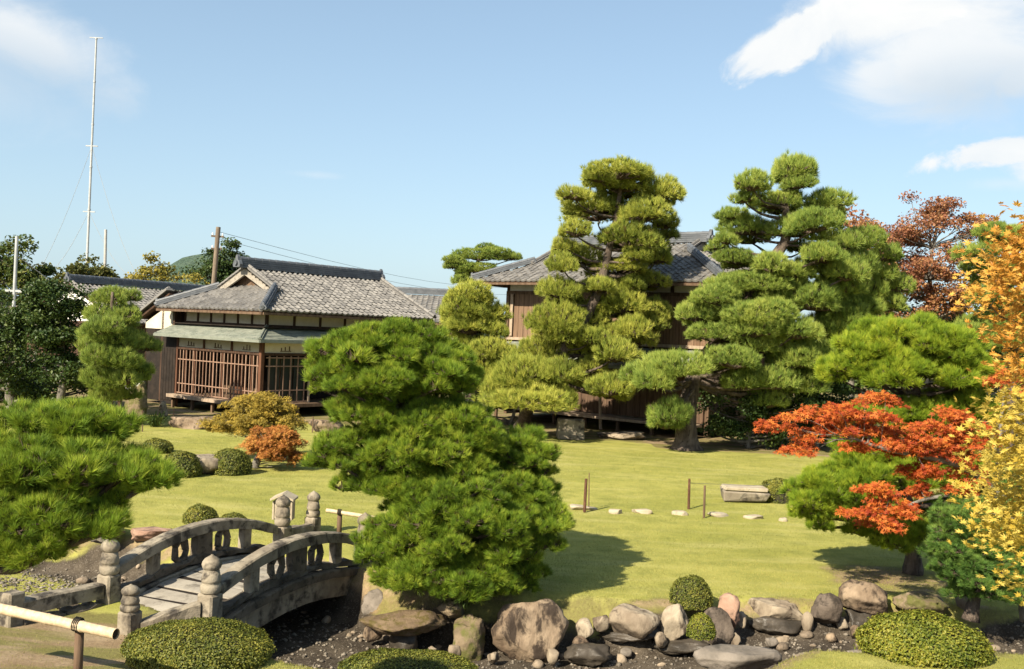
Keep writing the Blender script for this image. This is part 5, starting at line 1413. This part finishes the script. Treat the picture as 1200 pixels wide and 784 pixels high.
# ------------------------------------------------------------------ clipped bushes
BG = 'round clipped bushes'
clipped_bush('large clipped dome hiding the near end of the bridge', 214, 792, 182, 56, 'bush', 0, BG, .030, 3800, Y=10.4, depth=.85)
clipped_bush('light green clipped dome cut off by the bottom edge, between bridge and flat topped stone', 473, 800, 168, 34, 'bush', 0, BG, .030, 3800, Y=10.2, depth=.8)
clipped_bush('wide low clipped mound by the stream at the bottom right', 1100, 780, 152, 60, 'bush_b', 0, BG, .040, 2400, depth=.8)
clipped_bush('round clipped bush above the pale boulders on the far bank of the stream', 813, 714, 50, 39, 'bush', 0, BG, .026, 3600)
clipped_bush('small light clipped ball wedged between the stream rocks', 824, 750, 34, 30, 'bush_b', -.1, BG, .024, 3800)
clipped_bush('rounded clipped bush on the lawn directly left of the orange maple', 265, 557, 48, 32, 'bush', 0, BG, .045, 1500)
clipped_bush('dark clipped bush beside the flat pale rock in the lawn', 206, 560, 48, 32, 'bush', 0, BG, .045, 1500)
clipped_bush('pale yellowish clipped bush farthest left in the lawn, behind the left pine', 178, 530, 38, 16, 'bush', 0, BG, .05, 1300)
clipped_bush('round clipped bush on the lawn left of the bridge crest', 230, 616, 39, 25, 'bush', 0, BG, .036, 2300)
clipped_bush('small low clipped bush peeping over the far bridge rail', 270, 617, 32, 16, 'bush', 0, BG, .034, 2400)
clipped_bush('square clipped bush beside the cut stone block on the lawn', 918, 590, 42, 28, 'bush', 0, BG, .04, 1900, sq=3.2)
clipped_bush('tiny yellow green clipped ball near the central pine', 594, 528, 26, 14, 'bush_b', 0, BG, .045, 1500)
clipped_bush('tiny green clipped ball left of the stone block by the hall', 623, 517, 15, 14, 'bush', 0, BG, .045, 1500)

# ------------------------------------------------------------------ rocks
rock('big tan boulder with a sunlit flat face in the middle of the stream bank', 624, 772, 92, 64, -.62, 'rock_tan', 3, facets=7, rough=.11, bury=.2, rot=.1, depth=.75)
rock('rounded brown rock left of the big tan boulder', 549, 765, 50, 44, -.6, 'rock_moss', 5, facets=5)
rock('smooth pale rounded boulder right of the big tan boulder', 746, 744, 60, 34, -.3, 'rock_pale', 8, facets=4, rough=.08)
rock('pale round stone next to the small clipped ball', 793, 742, 34, 30, -.28, 'rock_pale', 19, facets=4, rough=.08)
rock('dark rock tucked behind the small clipped ball', 842, 752, 40, 34, -.35, 'rock_dark', 64, facets=5, rough=.1)
rock('reddish brown rock above the pale egg stone', 857, 726, 28, 26, -.12, 'rock_red', 66, facets=5, rough=.1)
rock('long pale sloping rock lying at the lawn edge', 912, 725, 66, 24, -.2, 'rock_pale', 15, facets=5, depth=.45, rot=-.35, flat=.45)
rock('rounded dark grey boulder between the long pale rock and the big streaked boulder', 972, 727, 37, 28, -.15, 'rock_dark', 17, facets=4, rough=.08)
rock('big boulder with brown streaks and a pale top on the right bank', 1023, 722, 70, 40, -.12, 'rock_tan', 20, facets=6, rough=.10, bury=.22)
rock('low mossy boulder at the foot of the domed pine', 1088, 717, 68, 25, -.02, 'rock_moss', 22, facets=5)
rock('dark low rock below the streaked boulder', 1010, 736, 44, 22, -.3, 'rock_wet', 24, facets=5)
rock('wide dark wet rock in the stream right of the clipped ball', 925, 742, 84, 22, -.35, 'rock_wet', 26, facets=6, flat=.5, depth=.6)
rock('dark wet ledge rock below the pale rounded boulder', 745, 752, 84, 16, -.42, 'rock_wet', 28, facets=5, flat=.5, depth=.6)
rock('dark wet flat rock in the stream at the middle', 690, 776, 56, 22, -.6, 'rock_wet', 29, facets=5, flat=.6, depth=.6)
rock('dark wet rock between the egg stone and the long slab', 800, 764, 70, 18, -.5, 'rock_wet', 31, facets=5, flat=.5, depth=.6)
rock('flat brown grey rock by the stream near the wide clipped mound', 1027, 780, 56, 18, -.12, 'rock_grey', 33, facets=5, flat=.45, depth=.7)
rock('long smooth grey slab on the near bank', 868, 784, 100, 28, -.22, 'rock_grey', 34, facets=4, flat=.5, rough=.09, depth=.45, rot=.12)
rock('pale flat rock on the near bank right of the long slab', 955, 776, 48, 13, -.2, 'rock_pale', 36, facets=5, flat=.4, depth=.6)
rock('grey rock in the shade under the central pine, right side', 530, 722, 36, 16, -.2, 'rock_moss', 37, facets=5)
rock('dark rock at the far foot of the bridge arch', 440, 722, 34, 26, -.55, 'rock_grey', 39, facets=5)
rock('flat reddish stone in the grass behind the bridge rail', 170, 632, 54, 18, -.02, 'rock_red', 41, facets=5, flat=.35, name='flat_stone', group=None, depth=.6)
rock('broad pale flat rock with a dark red side between two clipped bushes', 230, 557, 70, 34, -.02, 'rock_pale', 42, facets=5, flat=.4, name='flat_rock', group=None, depth=1.0, rough=.1)
rock('dark stones in the shade behind the left pine', 120, 632, 50, 18, -.05, 'rock_grey', 43, facets=5, name='flat_stone', group=None)
rock('tall slanted mossy standing stone left of the house', 157, 491, 32, 42, 0, 'rock_moss', 44, name='standing_stone', group=None, facets=8, depth=.6, bury=.12)
rock('long low rock in front of the veranda step', 225, 502, 60, 18, 0, 'rock_tan', 45, group='rocks in front of the house', flat=.5)
rock('small pale stone beside the veranda post', 190, 491, 12, 18, 0, 'rock_pale', 46, group='rocks in front of the house')
rock('low flat doorstep stone left of the golden maple', 250, 503, 40, 12, 0, 'rock_tan', 47, group='rocks in front of the house', flat=.4)
rock('pale low rock at the right end of the veranda', 382, 506, 44, 18, 0, 'rock_tan', 48, group='rocks in front of the house', flat=.5)
rock('flat pale doorstep stone in front of the hall', 728, 515, 66, 12, 0, 'rock_pale', 49, name='doorstep_stone', group=None, flat=.35)
rock('flat stone left of the doorstep stone at the hall', 600, 519, 50, 8, 0, 'rock_tan', 60, name='doorstep_stone', group=None, flat=.35)

# pale cobbles, each one by itself
CG = 'pale cobbles in the stream'
for (x, y, w, h, z, m, lab) in [
    (948, 738, 15, 18, -.3, 'rock_pale', 'pale egg shaped cobble in front of the long pale rock'), (861, 758, 15, 15, -.42, 'rock_pale', 'pale egg shaped cobble below the dark rock by the clipped ball'),
    (870, 734, 13, 15, -.25, 'rock_pale', 'small upright tan cobble under the reddish rock'), (859, 732, 10, 11, -.25, 'rock_pale', 'small white cobble left of the upright tan cobble'),
    (989, 738, 17, 13, -.3, 'rock_pale', 'pale cobble below the dark grey boulder'), (1003, 746, 12, 12, -.35, 'rock_tan', 'tan cobble at the foot of the streaked boulder'),
    (704, 738, 22, 17, -.3, 'rock_pale', 'pale angular cobble left of the smooth boulder'), (686, 748, 24, 20, -.4, 'rock_pale', 'pale broken stone right of the big tan boulder'),
    (775, 757, 21, 14, -.42, 'rock_pale', 'pale cobble under the smooth rounded boulder'), (780, 746, 13, 13, -.4, 'rock_tan', 'tan cobble touching the smooth rounded boulder'),
    (647, 777, 18, 15, -.62, 'rock_pale', 'squarish pale cobble in front of the big tan boulder'), (578, 777, 16, 12, -.64, 'rock_pale', 'flat pale cobble at the left foot of the big tan boulder'),
    (533, 769, 16, 14, -.62, 'rock_pale', 'pale cobble beside the flat topped stone'), (436, 751, 22, 17, -.6, 'rock_tan', 'brown cobble left of the flat topped stone'),
    (681, 760, 20, 14, -.5, 'rock_tan', 'tan cobble between the wet flat rock and the boulder'), (940, 779, 18, 10, -.2, 'rock_tan', 'tan cobble on the near bank'),
    (1018, 746, 12, 9, -.35, 'rock_grey', 'grey cobble below the dark low rock'), (66, 712, 10, 9, 0, 'rock_pale', 'small white cobble under the left pine'), (505, 771, 14, 12, -.64, 'rock_pale', 'pale cobble in the shade of the flat topped stone'),
    (735, 769, 16, 9, -.6, 'rock_grey', 'grey cobble in the wet gravel'), (905, 757, 16, 9, -.4, 'rock_grey', 'grey cobble above the long slab'), (976, 752, 14, 9, -.4, 'rock_tan', 'tan cobble in the gravel near the wide clipped mound'),
    (1130, 712, 22, 16, 0, 'rock_grey', 'grey stone half hidden under the blue green pine')]:
    rock(lab, x, y, w, h, z, m, int(x + y), name='cobble', group=CG, cat='cobble', facets=3, rough=.07, sub=3, bury=.2)
# flat topped stone on a dark stand
fb_ = G(473, 764, -.62)
ts = thing('flat_topped_stone', fb_, 'broad mossy cap stone resting on a dark pedestal beside the stream', 'garden stone')
me = rock_mesh(.62, .44, .155, 51, 6, 4, .10, None); me.name = 'cap'; me.materials.append(MT['rock_cap'])
o = bpy.data.objects.new('cap', me); COL.objects.link(o); o.parent = ts; o.location = (.02, .12, .37)
me = rock_mesh(.22, .2, .26, 52, 5, 3, .1); me.name = 'pedestal'; me.materials.append(MT['rock_wet'])
o = bpy.data.objects.new('pedestal', me); COL.objects.link(o); o.parent = ts; o.location = (0, .12, .11)
# stepping stones across the lawn
SG = 'stepping stones across the lawn'
for i, (x, y, w, lab) in enumerate([(684, 596, 36, 'wide stepping stone between the two stakes nearest the central pine'), (722, 600, 17, 'small stepping stone just right of the paired stakes'), (753, 600, 26, 'oval stepping stone midway between the stake pairs'),
                     (798, 602, 20, 'white stepping stone left of the middle brown stake'), (843, 604, 31, 'broad stepping stone right of the middle stakes'), (885, 607, 24, 'stepping stone in front of the cut stone block'), (918, 610, 10, 'last small stepping stone by the domed pine')]):
    rock(lab, x, y + 2, w, 8, -.022, 'step', 70 + i, name='stepping_stone', group=SG, cat='stepping stone', facets=4, flat=.35, rough=.07, depth=.62, bury=.35, sub=3)
# cut stone block (pale top) on the lawn, and the stone block by the hall
def block(label, px, pyb, w, h, dep, m, name, jit=.02, top=None):
    b = G(px, pyb, 0); s = b.y / FPX
    hh = h * s
    if top:
        root = thing(name, b, label, 'stone block')
        MB().bevbox(b + Vector((0, dep / 2, hh / 2)), (w * s / 2, 0, 0), (0, dep / 2, 0), (0, 0, hh / 2), .03, jit=jit).build('body', MT[m], root)
        MB().bevbox(b + Vector((0, dep / 2, hh + .035)), (w * s / 2 - .03, 0, 0), (0, dep / 2 - .02, 0), (0, 0, .034), .03, jit=.02).build('top_slab', MT[top], root)
        return root
    o = MB().bevbox(b + Vector((0, dep / 2, hh / 2)), (w * s / 2, 0, 0), (0, dep / 2, 0), (0, 0, hh / 2), .04, jit=jit).build(name, MT[m], None, b)
    return tag(o, label, 'stone block')
block('low cut stone block with a pale smooth top on the lawn', 875, 590, 54, 14, .55, 'granite', 'cut_stone_block', .05, 'step')
block('square weathered stone block standing before the hall', 669, 516, 32, 24, .9, 'granite', 'stone_block', .02)
# wooden prop under the tall pine's limb
pp = G(704, 503, 0)
tag(MB().tube([pp, W(703, 455, pp.y)], [.07, .055], 10, wob=.03).build('prop_pole', MT['wood_pale'], None, pp), 'upright wooden prop pole under a limb of the tall pine', 'pole')

# ------------------------------------------------------------------ stakes and wire on the lawn
KG = 'stakes on the lawn'
def stake(label, x0, y0, x1, y1, r, m):
    b = G(x1, y1, -.02); t = W(x0, y0, b.y)
    return tag(MB().tube([b, b.lerp(t, .5), t], [r, r, r * .9], 8).build('stake', MT[m], None, b), label, 'stake', KG)
stake('brown stake of the left pair beside the wide stepping stone', 687, 561, 685, 600, .032, 'rust')
stake('thin grey stake of the left pair behind the brown one', 690.5, 554, 690, 597, .012, 'wood')
stake('brown stake in the middle of the lawn near the white stepping stone', 808, 561, 807, 597, .028, 'rust')
stake('pale wooden stake right of the middle brown stake', 826, 569, 825, 607, .024, 'wood')
stake('dark stake behind the square clipped bush', 940, 562, 939, 585, .022, 'rust')
stake('thin stake in front of the standing stone left of the house', 167, 480, 167, 506, .02, 'wood')
stake('thin pale stake before the veranda rocks', 204, 478, 203, 500, .018, 'wood')
stake('thin pale stake right of the golden maple', 367, 488, 366, 507, .02, 'wood')
def wire(label, pts, r, m='wire', name='wire'):
    return tag(MB().tube(pts, r, 5).build(name, MT[m], None, Vector(pts[0])), label, 'wire')
s0 = W(808, 566, G(807, 597).y); s1 = W(940, 567, G(939, 585).y)
wire('thin wire strung from the middle brown stake to the dark stake', [s0, s0.lerp(s1, .5) - Vector((0, 0, .05)), s1], .004)

# ------------------------------------------------------------------ bamboo rails
def bamboo(label, a, b, r, posts, nodes=9):
    a = Vector(a); b = Vector(b); root = thing('bamboo_rail', (a + b) / 2, label, 'bamboo rail', 'bamboo rails by the bridge')
    d = (b - a).normalized(); L = (b - a).length; pts = []; rd = []
    for i in range(nodes):
        t0 = i / nodes
        for (q, k) in ((.0, 1.0), (.04, 1.10), (.08, 1.0), (.5, .97), (.92, 1.0)): pts.append(a + d * L * (t0 + q / nodes)); rd.append(r * k)
    pts.append(b); rd.append(r)
    m = MB(); m.tube(pts, rd, 14, cap=False); m.build('pole', MT['bamboo'], root, smooth=True)
    MB().tube([b - d * .10, b - d * .012], [r * .80, r * .80], 12).build('dark_end_plug', MT['shade_dirt'], root)  # solid plug whose dark colour stands for shade inside the pole
    MB().tube([b + d * .0005, b - d * .02], [r, r * .99], 14, cap=False).build('pole_rim', MT['bamboo'], root)
    for (t, h) in posts:
        p = a + d * L * t
        g = gh(p.x, p.y)
        po = MB().tube([Vector((p.x + .0, p.y + r * 1.5, g - .05)), Vector((p.x, p.y + r * 1.5, p.z + h))], [.045, .042], 10).build('post', MT['wood'], root, smooth=True)
        tie = MB()
        for q in range(4):
            o = d * (-.03 + q * .02)
            ring = [p + o + Vector((0, math.cos(k / 10 * 6.2832) * (r + .035) + r * .6, math.sin(k / 10 * 6.2832) * (r + .012))) for k in range(11)]
            tie.tube(ring, .007, 5, cap=False)
        tie.build('cord', MT['cord'], root)
    return root
pa_ = W(-60, 700, 10.1); pb_ = W(136, 743, 9.45)
bamboo('thick pale bamboo rail on a wooden post at the bottom left', pa_, pb_, .052, [(.775, .03)], 5)
qa, qb = W(383, 598, 17.3), W(446, 608, 16.9)
bamboo('slim bamboo rail on posts beyond the bridge, left of the central pine', qa, qb, .035, [(.24, -.02), (.95, -.02)], 4)
# small wooden lamp shelter behind the far bridge post
lp = W(332, 612, 17.2); lp.z = 0
lb = thing('garden_lantern', lp, 'small weathered wooden lantern with a gabled roof behind the far left bridge post', 'lantern')
zt = W(332, 577, 17.2).z
MB().bevbox(lp + Vector((0, 0, zt / 2 - .2)), (.05, 0, 0), (0, .05, 0), (0, 0, zt / 2 - .2), .008).build('post', MT['granite'], lb)
MB().bevbox(lp + Vector((0, 0, zt - .27)), (.13, 0, 0), (0, .12, 0), (0, 0, .17), .01).build('body', MT['step'], lb)
MB().bevbox(lp + Vector((0, -.125, zt - .26)), (.06, 0, 0), (0, .004, 0), (0, 0, .09), .003).build('window', MT['shade_dirt'], lb)
for sx in (-1, 1):
    MB().box8([lp + Vector((0, -.20, zt - .03)), lp + Vector((sx * .20, -.20, zt - .12)), lp + Vector((sx * .20, .20, zt - .12)), lp + Vector((0, .20, zt - .03)),
               lp + Vector((0, -.20, zt + .005)), lp + Vector((sx * .20, -.20, zt - .085)), lp + Vector((sx * .20, .20, zt - .085)), lp + Vector((0, .20, zt + .005))]).build('roof_board', MT['step'], lb)
    MB().bevbox(lp + Vector((sx * .155, -.01, zt - .30)), (.018, 0, 0), (0, .11, 0), (0, 0, .16), .006).build('side_board', MT['step'], lb)

# ------------------------------------------------------------------ notice board left of the house
nb_ = W(160, 486, 35.5); nb_.z = 0
nbd = thing('notice_board', nb_, 'dark framed notice board with pale paper sheets left of the house', 'notice board')
for (x, y, w, h, m_) in ((150, 443, 9, 26, 'paper'), (162.5, 445, 13, 15, 'paper')):
    c = W(x, y, 35.4); s = 35.4 / FPX
    MB().box(c, (w * s / 2, 0, 0), (0, .008, 0), (0, 0, h * s / 2)).build('paper_sheet', MT[m_], nbd)
c = W(156, 445, 35.5); s = 35.5 / FPX
MB().box(c, (16 * s, 0, 0), (0, .03, 0), (0, 0, 18 * s)).build('board', MT['wood_dark'], nbd)
for x in (-15, 15):
    MB().box(Vector((c.x + x * s, c.y + .02, (c.z + 16 * s) / 2)), (.05, 0, 0), (0, .05, 0), (0, 0, (c.z + 16 * s) / 2)).build('post', MT['wood_dark'], nbd)
# leafy plant by the house
def fern(label, x, y, w, h, seed):
    b = G(x, y, 0)
    for q in range(4): b = G(x, y, gh(b.x, b.y))
    s = b.y / FPX; rr = random.Random(seed); mb = MB()
    for i in range(70):
        a = rr.uniform(0, 6.28); e = rr.uniform(.15, 1.25); L = rr.uniform(.55, 1.0) * h * s; o_ = rr.uniform(.3, 1) * w * s * .5
        d = Vector((math.cos(a), math.sin(a), 0)); sd_ = Vector((-d.y, d.x, 0)); r0 = d * rr.uniform(0, .25) * w * s
        vs = []; F = []
        for k in range(5):
            t = k / 4; p = b + r0 + d * o_ * t + ZZ * (L * math.sin(t * (1.3 + e)) * (1.2 - .5 * e)); ww = .05 * h * s * math.sin(.2 + t * 2.9)
            vs += [p - sd_ * ww, p + sd_ * ww]
            if k: F.append((2 * k - 2, 2 * k - 1, 2 * k + 1, 2 * k))
        mb.add(vs, F, rr.uniform(.1, .6))
    return tag(mb.build('leafy_plant', MT['leaf_mid'], None, b), label, 'plant')
fern('bright green broad leaved plant by the veranda rocks', 182, 500, 30, 18, 3)
fern('low green plant in the shade under the central pine', 545, 712, 30, 20, 4)

# ------------------------------------------------------------------ masts, poles, wires, far hill
def mast():
    Y_ = 150.0; b = W(101, 330, Y_); b.z = 0; t = W(113, 45, Y_)
    root = thing('radio_mast', b, 'very tall thin pale radio mast with guy wires against the sky', 'mast')
    m = MB(); k = 7
    for i in range(k):
        p, q = b.lerp(t, i / k), b.lerp(t, (i + .985) / k); r_ = .21 - .08 * i / k
        mb = MB().tube([p, q], [r_, r_ * .95], 10); mb.build('mast_section', MT['steel'], root)
        MB().tube([q - ZZ * .1, q + ZZ * .15], r_ * 1.2, 10).build('flange', MT['steel'], root)
    MB().box(t + ZZ * .1, (1.0, 0, 0), (0, .06, 0), (0, 0, .06)).build('cross_arm', MT['steel'], root)
    gw = MB()
    for (f, gx_) in ((.64, 163), (.42, 158), (.64, 40), (.42, 48)):
        p = b.lerp(t, f); e = W(gx_, 330, Y_); 
        pts = [p.lerp(e, q / 6) - ZZ * 1.4 * math.sin(math.pi * q / 6) for q in range(7)]
        MB().tube(pts, .028, 4).build('guy_wire', MT['steel'], root)
    for f in (.18, .42, .64):
        MB().box(b.lerp(t, f), (.9, 0, 0), (0, .08, 0), (0, 0, .08)).build('guy_collar', MT['steel'], root)
mast()
def pole(label, x0, y0, x1, y1, Y_, r, m, arms=(), name='utility_pole'):
    b = W(x1, y1, Y_); t = W(x0, y0, Y_); d = (b - t); k = t.z / (t.z - b.z) ; b = t + d * k
    root = thing(name, b, label, 'pole')
    MB().tube([b, t], [r * 1.15, r], 12).build('shaft', MT[m], root, smooth=False)
    for (z, L) in arms:
        p = t.lerp(b, z)
        MB().box(p, (L, .12, 0), (0, .05, 0), (0, 0, .05)).build('cross_arm', MT[m], root)
        for sx in (-.8, .8):
            MB().lathe(p + Vector((sx * L, .1 * sx, .05)), [(.03, 0), (.055, .02), (.03, .05), (.05, .08), (.02, .14)], 8).build('insulator', MT['white'], root)
    return root
pole('brown wooden utility pole with small crossarms left of the house roof', 256, 266, 250, 338, 56, .13, 'creosote', [(.06, .32), (.14, .26)])
pole('pale steel pole at the far left among the trees', 20, 277, 17, 342, 48, .075, 'steel', [], 'steel_pole')
MB().box(W(21, 341, 48), (.6, 0, 0), (0, .05, 0), (0, 0, .05)).build('cross_arm', MT['steel'], bpy.data.objects['steel_pole'])
pole('slim grey pole right of the radio mast', 124, 269, 123, 320, 80, .11, 'concrete', [], 'slim_pole')
w0 = W(262, 273, 56)
for (x, y, Y2, lab) in ((540, 323, 95, 'upper power line running right from the brown pole'), (540, 331, 95, 'lower power line running right from the brown pole')):
    a = W(258, 272 if y < 325 else 280, 56); e = W(x, y, Y2); e2 = e + (e - a) * .6
    wire(lab, [a.lerp(e2, q / 10) - ZZ * 1.0 * math.sin(math.pi * q / 10) for q in range(11)], .012, name='power_line')
e = W(21, 300, 48); e2 = W(100, 345, 60)
wire('grey wire sloping right from the steel pole', [e, e.lerp(e2, .5) - ZZ * .4, e2], .02, 'steel', 'stay_wire')
# wooded hill far away
hx = np.linspace(-420, 260, 120); hy = np.linspace(520, 900, 30)
HXm, HYm = np.meshgrid(hx, hy)
cpk = W(258, 305, 640); sl0 = 640 / FPX
prof = 22 * np.exp(-((HXm - cpk.x) / 30) ** 2) + 13 * np.exp(-((HXm - cpk.x + 32) / 40) ** 2) + 12 * np.exp(-((HXm - cpk.x - 30) / 26) ** 2) + 7 * np.exp(-((HXm - cpk.x) / 160) ** 2)
prof = prof * np.exp(-((HYm - 640) / 90) ** 2)
nz = np.array([[mnoise.fractal(Vector((a * .05, b * .05, 3)), .9, 2, 4) for a in hx] for b in hy])
HZ = 1.22 * prof * (1 + .10 * nz) - .5
I = np.arange(HXm.size).reshape(HXm.shape); Fq = np.stack([I[:-1, :-1], I[:-1, 1:], I[1:, 1:], I[1:, :-1]], -1).reshape(-1, 4)
tag(put('hill', np_mesh('hill', np.stack([HXm, HYm, HZ], -1).reshape(-1, 3), Fq, np.zeros(HXm.size), [MT['hill']], smooth=True)), kind='structure')
